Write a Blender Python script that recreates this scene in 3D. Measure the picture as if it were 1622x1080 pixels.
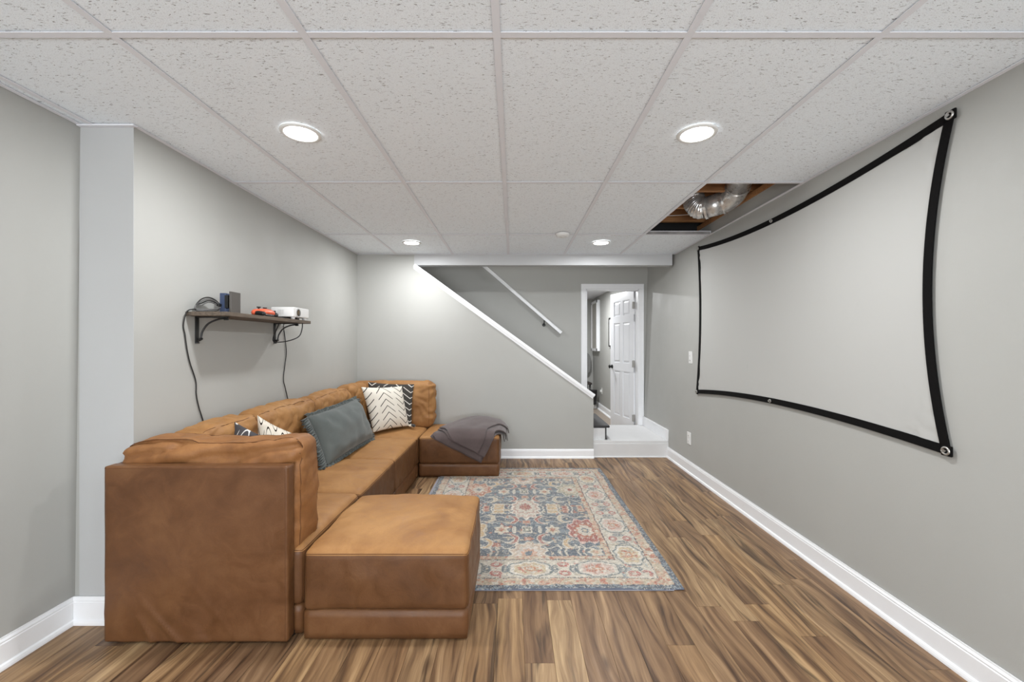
import bpy, bmesh, math, random
import numpy as np
from mathutils import Vector, Matrix, noise as mnoise

for o in list(bpy.data.objects):
    bpy.data.objects.remove(o, do_unlink=True)
scene = bpy.context.scene
COL = scene.collection
PI = math.pi

# ------------------------------------------------------------------ camera, world, light, exposure
F_PX = 664.6
EYE = 1.25
cam_d = bpy.data.cameras.new('camera')
cam_d.sensor_width = 36.0
cam_d.lens = F_PX / 1622 * 36.0
cam_d.shift_x = -2.0 / 1622
cam_d.shift_y = 4.5 / 1622
cam_d.clip_start = 0.05
cam = bpy.data.objects.new('camera', cam_d)
cam.location = (0, 0, EYE)
cam.rotation_euler = (PI / 2, 0, 0)
COL.objects.link(cam)
scene.camera = cam

world = bpy.data.worlds.new('world')
scene.world = world
world.use_nodes = True
world.node_tree.nodes['Background'].inputs[0].default_value = (0.9, 0.95, 1.0, 1)
world.node_tree.nodes['Background'].inputs[1].default_value = 0.35

scene.view_settings.view_transform = 'Standard'
scene.view_settings.look = 'None'
scene.view_settings.exposure = 0.09
scene.view_settings.gamma = 1.0
scene.view_settings.use_curve_mapping = False

LAMP_W = 15.0
FILL_TILT = 62
FILL_W = 215.0
def area_light(name, loc, rot, sx, sy, w, color, shape='RECTANGLE', parent=None):
    d = bpy.data.lights.new(name, 'AREA')
    d.shape = shape; d.size = sx
    if shape in ('RECTANGLE', 'ELLIPSE'): d.size_y = sy
    d.energy = w; d.color = color
    o = bpy.data.objects.new(name, d)
    o.location = loc; o.rotation_euler = rot
    if parent is not None:
        o.parent = parent
        o.location = Vector(loc) - parent.location
    COL.objects.link(o)
    return o
area_light('rear_fill_light', (0.0, -3.15, 0.80), (PI / 2 + math.radians(FILL_TILT), 0, 0), 2.9, 1.5, FILL_W, (0.93, 0.965, 1.0))  # added area light behind the camera, tilted up to brighten the ceiling

# ------------------------------------------------------------------ material helpers
def srgb(r, g, b):
    f = lambda c: (c / 255 / 12.92) if c / 255 <= 0.04045 else ((c / 255 + 0.055) / 1.055) ** 2.4
    return (f(r), f(g), f(b), 1.0)

class NT:
    def __init__(s, name):
        s.m = bpy.data.materials.new(name); s.m.use_nodes = True
        s.t = s.m.node_tree; s.N = s.t.nodes
        s.b = s.N['Principled BSDF']
    def n(s, typ, **kw):
        nd = s.N.new(typ)
        for k, v in kw.items():
            if k in ('operation', 'data_type', 'blend_type', 'feature', 'attribute_name', 'noise_dimensions', 'use_clamp', 'distance', 'wave_type', 'bands_direction', 'interpolation_type'):
                setattr(nd, k, v)
        return nd
    def link(s, a, b): s.t.links.new(a, b)
    def val(s, sock, v):
        if hasattr(v, 'is_linked') or isinstance(v, bpy.types.NodeSocket): s.link(v, sock)
        else: sock.default_value = v
    def math(s, op, a, b=None, c=None, clamp=False):
        nd = s.N.new('ShaderNodeMath'); nd.operation = op; nd.use_clamp = clamp
        s.val(nd.inputs[0], a)
        if b is not None: s.val(nd.inputs[1], b)
        if c is not None: s.val(nd.inputs[2], c)
        return nd.outputs[0]
    def coord(s, kind='Object'):
        return s.N.new('ShaderNodeTexCoord').outputs[kind]
    def mapping(s, vec, scale=(1, 1, 1), loc=(0, 0, 0), rot=(0, 0, 0)):
        nd = s.N.new('ShaderNodeMapping')
        s.link(vec, nd.inputs[0]); s.val(nd.inputs[1], loc); s.val(nd.inputs[2], rot); s.val(nd.inputs[3], scale)
        return nd.outputs[0]
    def noise(s, vec, scale, detail=3, rough=0.5, dist=0.0):
        nd = s.N.new('ShaderNodeTexNoise')
        if vec is not None: s.link(vec, nd.inputs['Vector'])
        nd.inputs['Scale'].default_value = scale; nd.inputs['Detail'].default_value = detail
        nd.inputs['Roughness'].default_value = rough; nd.inputs['Distortion'].default_value = dist
        return nd.outputs['Fac']
    def ramp(s, fac, stops, interp='LINEAR'):
        nd = s.N.new('ShaderNodeValToRGB'); nd.color_ramp.interpolation = interp
        e = nd.color_ramp.elements
        while len(e) < len(stops): e.new(0.5)
        for i, (p, c) in enumerate(stops):
            e[i].position = p; e[i].color = c if len(c) == 4 else (*c, 1)
        s.link(fac, nd.inputs[0])
        return nd.outputs[0]
    def mix(s, fac, a, b, blend='MIX'):
        nd = s.N.new('ShaderNodeMix'); nd.data_type = 'RGBA'; nd.blend_type = blend
        s.val(nd.inputs[0], fac); s.val(nd.inputs[6], a); s.val(nd.inputs[7], b)
        return nd.outputs[2]
    def bump(s, h, strength=0.3, dist=0.01):
        nd = s.N.new('ShaderNodeBump'); nd.inputs['Strength'].default_value = strength
        nd.inputs['Distance'].default_value = dist
        s.link(h, nd.inputs['Height']); s.link(nd.outputs[0], s.b.inputs['Normal'])
    def col(s, v): s.val(s.b.inputs['Base Color'], v)
    def rough(s, v): s.val(s.b.inputs['Roughness'], v)

def plain(name, c, rough=0.6, metal=0.0, spec=0.4, bump=0.0, bscale=80, var=0.03):
    t = NT(name)
    cd = t.coord()
    nz = t.noise(cd, 9, 3)
    a = tuple(x * (1 - var) for x in c[:3]) + (1,); b = tuple(min(1, x * (1 + var)) for x in c[:3]) + (1,)
    t.col(t.ramp(nz, [(0.3, a), (0.7, b)]))
    t.rough(rough); t.b.inputs['Metallic'].default_value = metal
    t.b.inputs['Specular IOR Level'].default_value = spec
    if bump: t.bump(t.noise(cd, bscale, 4), bump, 0.003)
    return t.m

WALLC = srgb(173, 173, 169)
def wall_mat(name, c, rough=0.55):
    t = NT(name); cd = t.coord()
    big = t.noise(cd, 1.3, 2)
    a = tuple(x * 0.975 for x in c[:3]) + (1,); b = tuple(x * 1.02 for x in c[:3]) + (1,)
    t.col(t.ramp(big, [(0.3, a), (0.7, b)]))
    t.rough(t.ramp(t.noise(cd, 6, 3), [(0.35, (rough - .05,) * 3), (0.65, (rough + .06,) * 3)]))
    t.b.inputs['Specular IOR Level'].default_value = 0.35
    t.bump(t.noise(cd, 260, 3), 0.12, 0.002)
    return t.m
M_WALL = wall_mat('grey_wall_paint', WALLC)
M_PIER = wall_mat('pale_end_paint', srgb(186, 187, 187))
M_BEAM = wall_mat('beam_paint', srgb(190, 191, 192))
M_TRIM = plain('white_trim_paint', srgb(240, 241, 243), 0.35, spec=0.5, var=0.01)
M_DOOR = plain('white_door_paint', srgb(238, 239, 242), 0.35, spec=0.5, var=0.01)
M_LAND = plain('white_landing_paint', srgb(214, 214, 214), 0.45, var=0.02)
M_BLACK = plain('dark_void_black', srgb(22, 22, 22), 0.45, spec=0.5)
M_TREAD = plain('black_tread_paint', srgb(42, 40, 41), 0.5, spec=0.5)
M_NICKEL = plain('satin_nickel', srgb(190, 188, 184), 0.35, metal=0.9)
M_GRID = plain('white_grid_metal', srgb(228, 229, 234), 0.6, var=0.015)
M_PLASTIC = plain('white_plastic', srgb(228, 228, 226), 0.4)

# lay-in tile with fissures and pinholes
def tile_mat():
    t = NT('fissured_ceiling_tile')
    geo = t.N.new('ShaderNodeNewGeometry').outputs['Position']
    info = t.N.new('ShaderNodeObjectInfo').outputs['Random']
    comb = t.N.new('ShaderNodeCombineXYZ'); t.link(t.math('MULTIPLY', info, 37.0), comb.inputs[0]); t.link(t.math('MULTIPLY', info, 91.0), comb.inputs[2])
    add = t.N.new('ShaderNodeVectorMath'); t.link(geo, add.inputs[0]); t.link(comb.outputs[0], add.inputs[1])
    v = add.outputs[0]
    fis = t.noise(t.mapping(v, (36, 120, 30), rot=(0, 0, 0.12)), 1.6, 2.0, 0.55, 0.9)
    fm = t.ramp(fis, [(0.632, (0, 0, 0)), (0.675, (1, 1, 1))])
    pin = t.noise(v, 330, 2, 0.5)
    pm = t.ramp(pin, [(0.55, (0, 0, 0)), (0.64, (1, 1, 1))])
    base = srgb(244, 250, 255)
    c1 = t.mix(t.math('MULTIPLY', pm, 0.19), base, srgb(120, 118, 122))
    c2 = t.mix(t.math('MULTIPLY', fm, 0.72), c1, srgb(118, 114, 114))
    t.col(c2); t.rough(0.9); t.b.inputs['Specular IOR Level'].default_value = 0.1
    h = t.math('SUBTRACT', 1.0, t.math('ADD', t.math('MULTIPLY', pm, 0.4), t.math('MULTIPLY', fm, 1.0)))
    t.bump(h, 0.35, 0.003)
    return t.m
M_TILE = tile_mat()

def floor_mat():
    t = NT('hickory_plank')
    cd = t.coord()
    info = t.N.new('ShaderNodeObjectInfo').outputs['Random']
    off = t.N.new('ShaderNodeCombineXYZ')
    t.link(t.math('MULTIPLY', info, 53.0), off.inputs[0]); t.link(t.math('MULTIPLY', info, 171.0), off.inputs[1]); t.link(t.math('MULTIPLY', info, 29.0), off.inputs[2])
    add = t.N.new('ShaderNodeVectorMath'); t.link(cd, add.inputs[0]); t.link(off.outputs[0], add.inputs[1])
    v = add.outputs[0]
    warp = t.noise(t.mapping(v, (4.0, 1.1, 1)), 1.5, 2, 0.45)
    wv = t.N.new('ShaderNodeCombineXYZ'); t.link(t.math('MULTIPLY', warp, 0.12), wv.inputs[0])
    add2 = t.N.new('ShaderNodeVectorMath'); t.link(v, add2.inputs[0]); t.link(wv.outputs[0], add2.inputs[1])
    g = add2.outputs[0]
    fine = t.noise(t.mapping(g, (130, 5, 10)), 1.0, 4, 0.6)
    mid = t.noise(t.mapping(g, (34, 1.6, 5)), 1.0, 4, 0.55)
    streak = t.noise(t.mapping(g, (19, 1.05, 3)), 1.0, 4, 0.6, 0.25)
    base = t.ramp(mid, [(0.30, srgb(92, 72, 56)), (0.44, srgb(140, 116, 91)), (0.58, srgb(168, 144, 115)), (0.72, srgb(198, 174, 142))])
    tint = t.ramp(info, [(0.0, srgb(172, 152, 140)), (0.15, srgb(232, 218, 200)), (0.3, srgb(196, 176, 160)), (0.5, srgb(255, 246, 228)), (0.65, srgb(206, 184, 164)), (0.8, srgb(244, 228, 202)), (1.0, srgb(184, 160, 142))])
    c = t.mix(0.9, base, tint, 'MULTIPLY')
    c = t.mix(t.math('MULTIPLY', t.ramp(fine, [(0.45, (0, 0, 0)), (0.75, (1, 1, 1))]), 0.42), c, srgb(92, 66, 48))
    sm = t.ramp(streak, [(0.565, (0, 0, 0)), (0.64, (1, 1, 1))])
    c = t.mix(t.math('MULTIPLY', sm, 0.74), c, srgb(54, 39, 29))
    knot = t.N.new('ShaderNodeTexVoronoi'); t.link(t.mapping(v, (5, 1.6, 1)), knot.inputs['Vector']); knot.inputs['Scale'].default_value = 1.0
    km = t.ramp(knot.outputs['Distance'], [(0.03, (1, 1, 1)), (0.10, (0, 0, 0))])
    c = t.mix(t.math('MULTIPLY', km, 0.6), c, srgb(60, 40, 28))
    t.col(c)
    t.rough(t.ramp(fine, [(0.3, (0.36,) * 3), (0.7, (0.5,) * 3)]))
    t.b.inputs['Specular IOR Level'].default_value = 0.4
    t.bump(t.math('ADD', fine, t.math('MULTIPLY', sm, -0.4)), 0.12, 0.002)
    return t.m
M_FLOOR = floor_mat()

def leather_mat(name, c_lo, c_mid, c_hi, rough=0.62, sheen=0.15):
    t = NT(name); cd = t.coord()
    info = t.N.new('ShaderNodeObjectInfo').outputs['Random']
    off = t.N.new('ShaderNodeCombineXYZ'); t.link(t.math('MULTIPLY', info, 13.0), off.inputs[0]); t.link(t.math('MULTIPLY', info, 31.0), off.inputs[1])
    add = t.N.new('ShaderNodeVectorMath'); t.link(cd, add.inputs[0]); t.link(off.outputs[0], add.inputs[1]); v = add.outputs[0]
    big = t.noise(v, 3.2, 5, 0.6, 0.8)
    brush = t.noise(t.mapping(v, (1, 1, 1), rot=(0.3, 0.2, 0.6)), 9, 6, 0.65, 1.2)
    c = t.ramp(t.math('ADD', t.math('MULTIPLY', big, 0.6), t.math('MULTIPLY', brush, 0.4)), [(0.36, c_lo), (0.5, c_mid), (0.64, c_hi)])
    fine = t.noise(v, 150, 3, 0.6)
    c = t.mix(t.math('MULTIPLY', t.ramp(fine, [(0.5, (0, 0, 0)), (0.8, (1, 1, 1))]), 0.25), c, c_lo)
    t.col(c)
    t.rough(t.ramp(brush, [(0.35, (rough - .1,) * 3), (0.65, (rough + .1,) * 3)]))
    t.b.inputs['Specular IOR Level'].default_value = 0.35
    t.b.inputs['Sheen Weight'].default_value = sheen; t.b.inputs['Sheen Roughness'].default_value = 0.4
    t.b.inputs['Sheen Tint'].default_value = srgb(220, 170, 110)
    t.bump(t.math('ADD', t.math('MULTIPLY', fine, 0.3), brush), 0.22, 0.006)
    return t.m
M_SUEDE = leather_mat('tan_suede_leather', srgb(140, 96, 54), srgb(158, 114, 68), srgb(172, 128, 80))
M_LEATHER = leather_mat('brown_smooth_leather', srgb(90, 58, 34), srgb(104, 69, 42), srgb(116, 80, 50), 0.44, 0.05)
M_SUEDE_DIM = leather_mat('shaded_suede', srgb(112, 72, 40), srgb(134, 90, 52), srgb(152, 106, 64), 0.58, 0.08)  # suede darkened to carry the shade on the near cushion's camera side
M_SIDE_SHADE = leather_mat('suede_side_shade', srgb(84, 54, 31), srgb(99, 65, 38), srgb(110, 75, 45), 0.5, 0.05)  # same suede with the shade of the vertical seat sides in its colour
M_SEAM = plain('brown_seam', srgb(96, 60, 32), 0.8)

def fabric(name, c, rough=0.95, scale=420, var=0.12, sheen=0.2):
    t = NT(name); cd = t.coord()
    nz = t.noise(cd, scale, 2); big = t.noise(cd, 7, 4, 0.6, 0.5)
    a = tuple(x * (1 - var) for x in c[:3]) + (1,); b = tuple(min(1, x * (1 + var)) for x in c[:3]) + (1,)
    t.col(t.ramp(t.math('ADD', t.math('MULTIPLY', nz, 0.4), t.math('MULTIPLY', big, 0.6)), [(0.35, a), (0.65, b)]))
    t.rough(rough); t.b.inputs['Specular IOR Level'].default_value = 0.15
    t.b.inputs['Sheen Weight'].default_value = sheen
    t.bump(nz, 0.3, 0.002)
    return t.m
M_BLUE = fabric('slate_blue_linen', srgb(92, 97, 95), var=0.12)
M_BLANKET = fabric('mauve_grey_fleece', srgb(90, 79, 78), var=0.14, sheen=0.3)

def chevron_mat(name, ground, ink, cols=4.0, rows=9.0, amp=0.9, lw=0.16, phase=0.0, curved=False):
    t = NT(name)
    uv = t.N.new('ShaderNodeUVMap').outputs[0]
    sep = t.N.new('ShaderNodeSeparateXYZ'); t.link(uv, sep.inputs[0]); u, v = sep.outputs[0], sep.outputs[1]
    cell = t.math('FRACT', t.math('ADD', t.math('MULTIPLY', u, cols), phase))
    tt = t.math('ABSOLUTE', t.math('SUBTRACT', cell, 0.5))
    idx = t.math('FLOOR', t.math('ADD', t.math('MULTIPLY', u, cols), phase))
    sgn = t.math('SUBTRACT', t.math('MULTIPLY', t.math('MODULO', t.math('ABSOLUTE', idx), 2.0), 2.0), 1.0)
    bend = t.math('MULTIPLY', tt, 2 * amp) if not curved else t.math('MULTIPLY', t.math('MULTIPLY', tt, tt), 5 * amp)
    y = t.math('ADD', t.math('MULTIPLY', v, rows), t.math('MULTIPLY', bend, sgn))
    fr = t.math('ABSOLUTE', t.math('SUBTRACT', t.math('FRACT', y), 0.5))
    line = t.math('LESS_THAN', fr, lw / 2)
    gap = t.math('LESS_THAN', tt, 0.40)
    m = t.math('MULTIPLY', line, gap)
    nz = t.noise(t.coord(), 300, 2)
    base = t.mix(t.math('MULTIPLY', nz, 0.25), ground, tuple(x * .7 for x in ground[:3]) + (1,))
    t.col(t.mix(m, base, ink)); t.rough(0.95); t.b.inputs['Specular IOR Level'].default_value = 0.15
    t.bump(nz, 0.3, 0.002)
    return t.m
M_CREAMCHEV = chevron_mat('cream_chevron_print', srgb(226, 220, 208), srgb(34, 28, 26), 2.2, 6.4, 1.35, 0.13, 0.55)
M_DARKCHEV = chevron_mat('charcoal_chevron_print', srgb(70, 67, 64), srgb(225, 222, 214), 2.3, 7.0, 1.25, 0.13, 0.30)
M_DARKARC = chevron_mat('charcoal_arc_print', srgb(76, 74, 76), srgb(222, 220, 216), 5.0, 4.5, 0.9, 0.14, 0.3, True)
M_CREAMARC = chevron_mat('cream_dash_print', srgb(222, 214, 200), srgb(40, 32, 28), 5.0, 5.0, 0.8, 0.16, 0.0, True)

def emis(name, c, s):
    t = NT(name); t.col(c); t.b.inputs['Emission Color'].default_value = c; t.b.inputs['Emission Strength'].default_value = s
    return t.m

# ------------------------------------------------------------------ geometry helpers (everything is written in world metres)
def tag(o, label=None, cat=None, group=None, kind=None):
    if label: o['label'] = label
    if cat: o['category'] = cat
    if group: o['group'] = group
    if kind: o['kind'] = kind
    return o

def wloc(p):
    v = Vector((0, 0, 0))
    while p is not None:
        v += p.location; p = p.parent
    return v

def mk(name, bm, mat, parent=None, smooth=False, recentre=True, auto=None):
    me = bpy.data.meshes.new(name)
    if parent is not None: base = wloc(parent)
    elif recentre and len(bm.verts):
        xs = [v.co.x for v in bm.verts]; ys = [v.co.y for v in bm.verts]; zs = [v.co.z for v in bm.verts]
        base = Vector(((min(xs) + max(xs)) / 2, (min(ys) + max(ys)) / 2, min(zs)))
    else: base = Vector((0, 0, 0))
    if base.length: bmesh.ops.translate(bm, verts=bm.verts, vec=-base)
    bm.normal_update()
    bm.to_mesh(me); bm.free()
    me.materials.append(mat)
    if smooth:
        for p in me.polygons: p.use_smooth = True
        if auto:
            me.set_sharp_from_angle(angle=auto)
    o = bpy.data.objects.new(name, me)
    if parent is not None: o.parent = parent
    else: o.location = base
    COL.objects.link(o)
    return o

def thing(name, label, cat, loc=(0, 0, 0), group=None, kind=None):
    o = bpy.data.objects.new(name, None); o.location = loc; o.empty_display_size = 0.1
    COL.objects.link(o)
    return tag(o, label, cat, group, kind)

def box(bm, x0, x1, y0, y1, z0, z1, bev=0.0, seg=2):
    r = bmesh.ops.create_cube(bm, size=1.0)
    vs = r['verts']
    for v in vs:
        v.co = Vector((x0 if v.co.x < 0 else x1, y0 if v.co.y < 0 else y1, z0 if v.co.z < 0 else z1))
    if bev > 0:
        es = list({e for v in vs for e in v.link_edges})
        bmesh.ops.bevel(bm, geom=es, offset=bev, segments=seg, affect='EDGES', profile=0.5)
    return bm

def bx(*a, **k): return box(bmesh.new(), *a, **k)

def prism(bm, prof, axis, a0, a1):
    """extrude a closed 2-D profile along an axis. axis 'y': prof=(x,z); 'x': prof=(y,z); 'z': prof=(x,y)"""
    def P(p, a):
        return {'y': (p[0], a, p[1]), 'x': (a, p[0], p[1]), 'z': (p[0], p[1], a)}[axis]
    A = [bm.verts.new(P(p, a0)) for p in prof]; B = [bm.verts.new(P(p, a1)) for p in prof]
    n = len(prof)
    bm.faces.new(A); bm.faces.new(B[::-1])
    for i in range(n):
        bm.faces.new((A[i], B[i], B[(i + 1) % n], A[(i + 1) % n]))
    bmesh.ops.recalc_face_normals(bm, faces=bm.faces)
    return bm

def cyl(bm, c0, c1, r0, r1=None, seg=24, caps=True):
    c0 = Vector(c0); c1 = Vector(c1); r1 = r0 if r1 is None else r1
    d = (c1 - c0).normalized()
    up = Vector((0, 0, 1)) if abs(d.z) < 0.9 else Vector((1, 0, 0))
    a = d.cross(up).normalized(); b = d.cross(a).normalized()
    A = []; B = []
    for i in range(seg):
        t = 2 * PI * i / seg; w = a * math.cos(t) + b * math.sin(t)
        A.append(bm.verts.new(c0 + w * r0)); B.append(bm.verts.new(c1 + w * r1))
    for i in range(seg):
        bm.faces.new((A[i], A[(i + 1) % seg], B[(i + 1) % seg], B[i]))
    if caps: bm.faces.new(A[::-1]); bm.faces.new(B)
    return bm

def spline(pts, n=8):
    P = [Vector(p) for p in pts]; out = []
    for i in range(len(P) - 1):
        p0 = P[max(i - 1, 0)]; p1 = P[i]; p2 = P[i + 1]; p3 = P[min(i + 2, len(P) - 1)]
        for k in range(n):
            t = k / n
            out.append(0.5 * ((2 * p1) + (-p0 + p2) * t + (2 * p0 - 5 * p1 + 4 * p2 - p3) * t * t + (-p0 + 3 * p1 - 3 * p2 + p3) * t ** 3))
    out.append(P[-1])
    return out

def tube(bm, pts, r, seg=8, n=8, smoothpath=True, rfun=None):
    path = spline(pts, n) if smoothpath else [Vector(p) for p in pts]
    rings = []; prev = None
    for i, p in enumerate(path):
        d = (path[min(i + 1, len(path) - 1)] - path[max(i - 1, 0)])
        if d.length < 1e-9: d = Vector((0, 0, 1))
        d.normalize()
        if prev is None:
            up = Vector((0, 0, 1)) if abs(d.z) < 0.9 else Vector((1, 0, 0)); a = d.cross(up).normalized()
        else:
            a = (prev - d * prev.dot(d)).normalized()
        prev = a; b = d.cross(a)
        rr = r if rfun is None else rfun(i / max(1, len(path) - 1))
        rings.append([bm.verts.new(p + (a * math.cos(2 * PI * k / seg) + b * math.sin(2 * PI * k / seg)) * rr) for k in range(seg)])
    for i in range(len(rings) - 1):
        for k in range(seg):
            bm.faces.new((rings[i][k], rings[i][(k + 1) % seg], rings[i + 1][(k + 1) % seg], rings[i + 1][k]))
    bm.faces.new(rings[0][::-1]); bm.faces.new(rings[-1])
    return bm

def lathe(bm, prof, c, seg=32):
    """profile [(r,z)] about a vertical axis through c"""
    rings = []
    for r, z in prof:
        if r < 1e-6: rings.append([bm.verts.new((c[0], c[1], z))])
        else: rings.append([bm.verts.new((c[0] + r * math.cos(2 * PI * k / seg), c[1] + r * math.sin(2 * PI * k / seg), z)) for k in range(seg)])
    for a, b in zip(rings[:-1], rings[1:]):
        for k in range(seg):
            k2 = (k + 1) % seg
            if len(a) == 1 and len(b) == 1: continue
            if len(a) == 1: bm.faces.new((a[0], b[k], b[k2]))
            elif len(b) == 1: bm.faces.new((a[k], a[k2], b[0]))
            else: bm.faces.new((a[k], a[k2], b[k2], b[k]))
    bmesh.ops.recalc_face_normals(bm, faces=bm.faces)
    return bm

class Puff:
    """soft box: rounded, bulged and wrinkled; F maps a point of the plain box surface to the soft surface"""
    def __init__(s, x0, x1, y0, y1, z0, z1, r=0.04, bulge=(0.01, 0.01, 0.02, 0.0), wr=0.004, seed=0, wscale=6.0, stretch=(1, 1, 1), extra=None, bottom=True):
        s.lo = Vector((x0, y0, z0)); s.hi = Vector((x1, y1, z1)); s.r = r; s.b = bulge; s.wr = wr; s.seed = seed; s.ws = wscale; s.st = stretch; s.extra = extra
        s.bot = bottom
    def F(s, p):
        c = (s.lo + s.hi) / 2; h = (s.hi - s.lo) / 2
        r = min(s.r, h.x * .95, h.y * .95, h.z * .95)
        q = Vector([max(min(p[i], s.hi[i] - r), s.lo[i] + r) for i in range(3)])
        if not s.bot and p.z < c.z: q.z = p.z
        d = p - q
        n = d.normalized() if d.length > 1e-9 else Vector((0, 0, 1))
        o = q + n * r if d.length > 1e-9 else p.copy()
        u = [(o[i] - c[i]) / h[i] for i in range(3)]
        e = [max(0.0, 1 - min(1, abs(t)) ** 2.2) for t in u]
        o.x += (1 if u[0] > 0 else -1) * s.b[0] * e[1] * e[2] * abs(n.x)
        o.y += (1 if u[1] > 0 else -1) * s.b[1] * e[0] * e[2] * abs(n.y)
        if u[2] > 0: o.z += s.b[2] * (e[0] ** .6) * (e[1] ** .6) * max(0, n.z)
        v = Vector((o.x * s.st[0], o.y * s.st[1], o.z * s.st[2])) * s.ws + Vector((s.seed * 7.1, s.seed * 3.3, s.seed * 5.7))
        w = mnoise.noise(v) * 0.6 + mnoise.noise(v * 2.3) * 0.35 + (0.5 - abs(mnoise.noise(v * 1.4 + Vector((9, 2, 4))))) * 0.5
        o += n * (w * s.wr)
        if s.extra: o = s.extra(o, n, u)
        return o
    def mesh(s, bm, step=0.02):
        dims = s.hi - s.lo
        n = [max(2, int(round(dims[i] / step))) for i in range(3)]
        idx = {}
        def V(i, j, k):
            key = (i, j, k)
            if key not in idx:
                p = Vector((s.lo.x + dims.x * i / n[0], s.lo.y + dims.y * j / n[1], s.lo.z + dims.z * k / n[2]))
                idx[key] = bm.verts.new(s.F(p))
            return idx[key]
        for i in range(n[0]):
            for j in range(n[1]):
                bm.faces.new((V(i, j, n[2]), V(i + 1, j, n[2]), V(i + 1, j + 1, n[2]), V(i, j + 1, n[2])))
                bm.faces.new((V(i, j, 0), V(i, j + 1, 0), V(i + 1, j + 1, 0), V(i + 1, j, 0)))
        for i in range(n[0]):
            for k in range(n[2]):
                bm.faces.new((V(i, 0, k), V(i + 1, 0, k), V(i + 1, 0, k + 1), V(i, 0, k + 1)))
                bm.faces.new((V(i, n[1], k), V(i, n[1], k + 1), V(i + 1, n[1], k + 1), V(i + 1, n[1], k)))
        for j in range(n[1]):
            for k in range(n[2]):
                bm.faces.new((V(0, j, k), V(0, j, k + 1), V(0, j + 1, k + 1), V(0, j + 1, k)))
                bm.faces.new((V(n[0], j, k), V(n[0], j + 1, k), V(n[0], j + 1, k + 1), V(n[0], j, k + 1)))
        return bm
    def line(s, bm, pts, r=0.0016, step=0.025):
        path = []
        P = [Vector(p) for p in pts]
        for a, b in zip(P[:-1], P[1:]):
            m = max(1, int((b - a).length / step))
            for k in range(m): path.append(s.F(a.lerp(b, k / m)))
        path.append(s.F(P[-1]))
        return tube(bm, path, r, 5, smoothpath=False)

# ------------------------------------------------------------------ room shell
CZ = 2.228                    # ceiling height
YB = 4.594                    # knee wall / far end of the room
YF = 5.53                     # wall beyond the stairs
YR = -3.3                     # rear wall, behind the camera
def xr(z): return 1.773 - (CZ - z) / CZ * 0.068       # the right wall leans in a touch towards the floor
def xl(z): return -1.945 - (CZ - z) / CZ * 0.03

WL = 'structure'
floor = mk('floor', bx(-2.3, 2.3, YR - .3, 9.2, -0.12, -0.012), M_BLACK, recentre=False); tag(floor, kind=WL)
# planks: each board its own part, seven widths of colour from one grain material
plank_mesh = {}
def plank(x0, w, y0, y1):
    key = (round(w, 4), round(y1 - y0, 3))
    if key not in plank_mesh:
        bm = bx(-w / 2 + .0004, w / 2 - .0004, .0004, y1 - y0 - .0004, -0.012, 0.0, bev=0.0006, seg=1)
        me = bpy.data.meshes.new('plank'); bm.to_mesh(me); bm.free(); me.materials.append(M_FLOOR); plank_mesh[key] = me
    o = bpy.data.objects.new('plank', plank_mesh[key]); o.parent = floor
    o.location = (x0 + w / 2, y0, 0)
    COL.objects.link(o)
rnd = random.Random(11)
PW = 0.1185
x = -1.97
col_i = 0
while x < 1.70:
    w = min(PW, 1.735 - x)
    off = rnd.uniform(0, 1.05) 
    y = 1.15 - off
    end = YB + 0.02 if x < 0.86 else 4.65
    xs_wall = x + w < -1.70
    if xs_wall: end = 1.90
    while y < end - 0.02:
        y2 = min(y + rnd.choice((0.82, 0.95, 1.12)), end)
        if end - y2 < 0.12: y2 = end
        plank(x, w, y, y2); y = y2
    x += PW; col_i += 1
# floor behind the camera: one joined part
bm = bmesh.new(); x = -1.97
while x < 1.70:
    w = min(PW, 1.735 - x)
    box(bm, x + .0004, x + w - .0004, YR, 0.09, -0.012, -0.0002)
    x += PW
o = mk('plank_field', bm, M_FLOOR, floor); o['kind'] = 'stuff'
hall_floor_mat = plain('hall_vinyl', srgb(150, 138, 126), 0.5)
mk('hall_floor', bx(-0.4, 1.70, YF, 8.9, -0.012, 0.0), hall_floor_mat, floor)

# walls
bm = bmesh.new(); prism(bm, [(xr(0), -0.02), (xr(CZ + .1), 2.335), (2.0, 2.335), (2.0, -0.02)], 'y', YR, YF + .0)
wall_right = mk('wall_right', bm, M_WALL, recentre=False); tag(wall_right, kind=WL)
bm = bmesh.new(); prism(bm, [(xl(0), -0.02), (-2.25, -0.02), (-2.25, 2.40), (xl(CZ), 2.40)], 'y', YR, 1.895)
wl = mk('wall_left', bm, M_WALL, recentre=False); tag(wl, kind=WL)
bm = bx(-2.25, -1.708, 1.889, YB + .1, -0.02, 2.40)
wf = mk('wall_left_far', bm, M_WALL, recentre=False); tag(wf, kind=WL)
tag(mk('trim_1', bx(-1.952, -1.7081, 1.887, 1.8888, 0.0, CZ), M_PIER, recentre=False), kind=WL)
# knee wall with its sloping top
cap0 = (-1.085, 2.111); cap1 = (0.878, 0.687)
bm = bmesh.new()
prism(bm, [(-1.72, -0.02), (cap1[0], -0.02), (cap1[0], cap1[1]), cap0, (cap0[0], 2.40), (-1.72, 2.40)], 'y', YB, YB + .10)
wb = mk('wall_back', bm, M_WALL, recentre=False); tag(wb, kind=WL)
tag(mk('trim_2', bx(cap0[0] - .001, 1.742, YB - .001, YB + .10, 2.111, CZ + .08, bev=0.002), M_BEAM, recentre=False), kind=WL)
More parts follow.
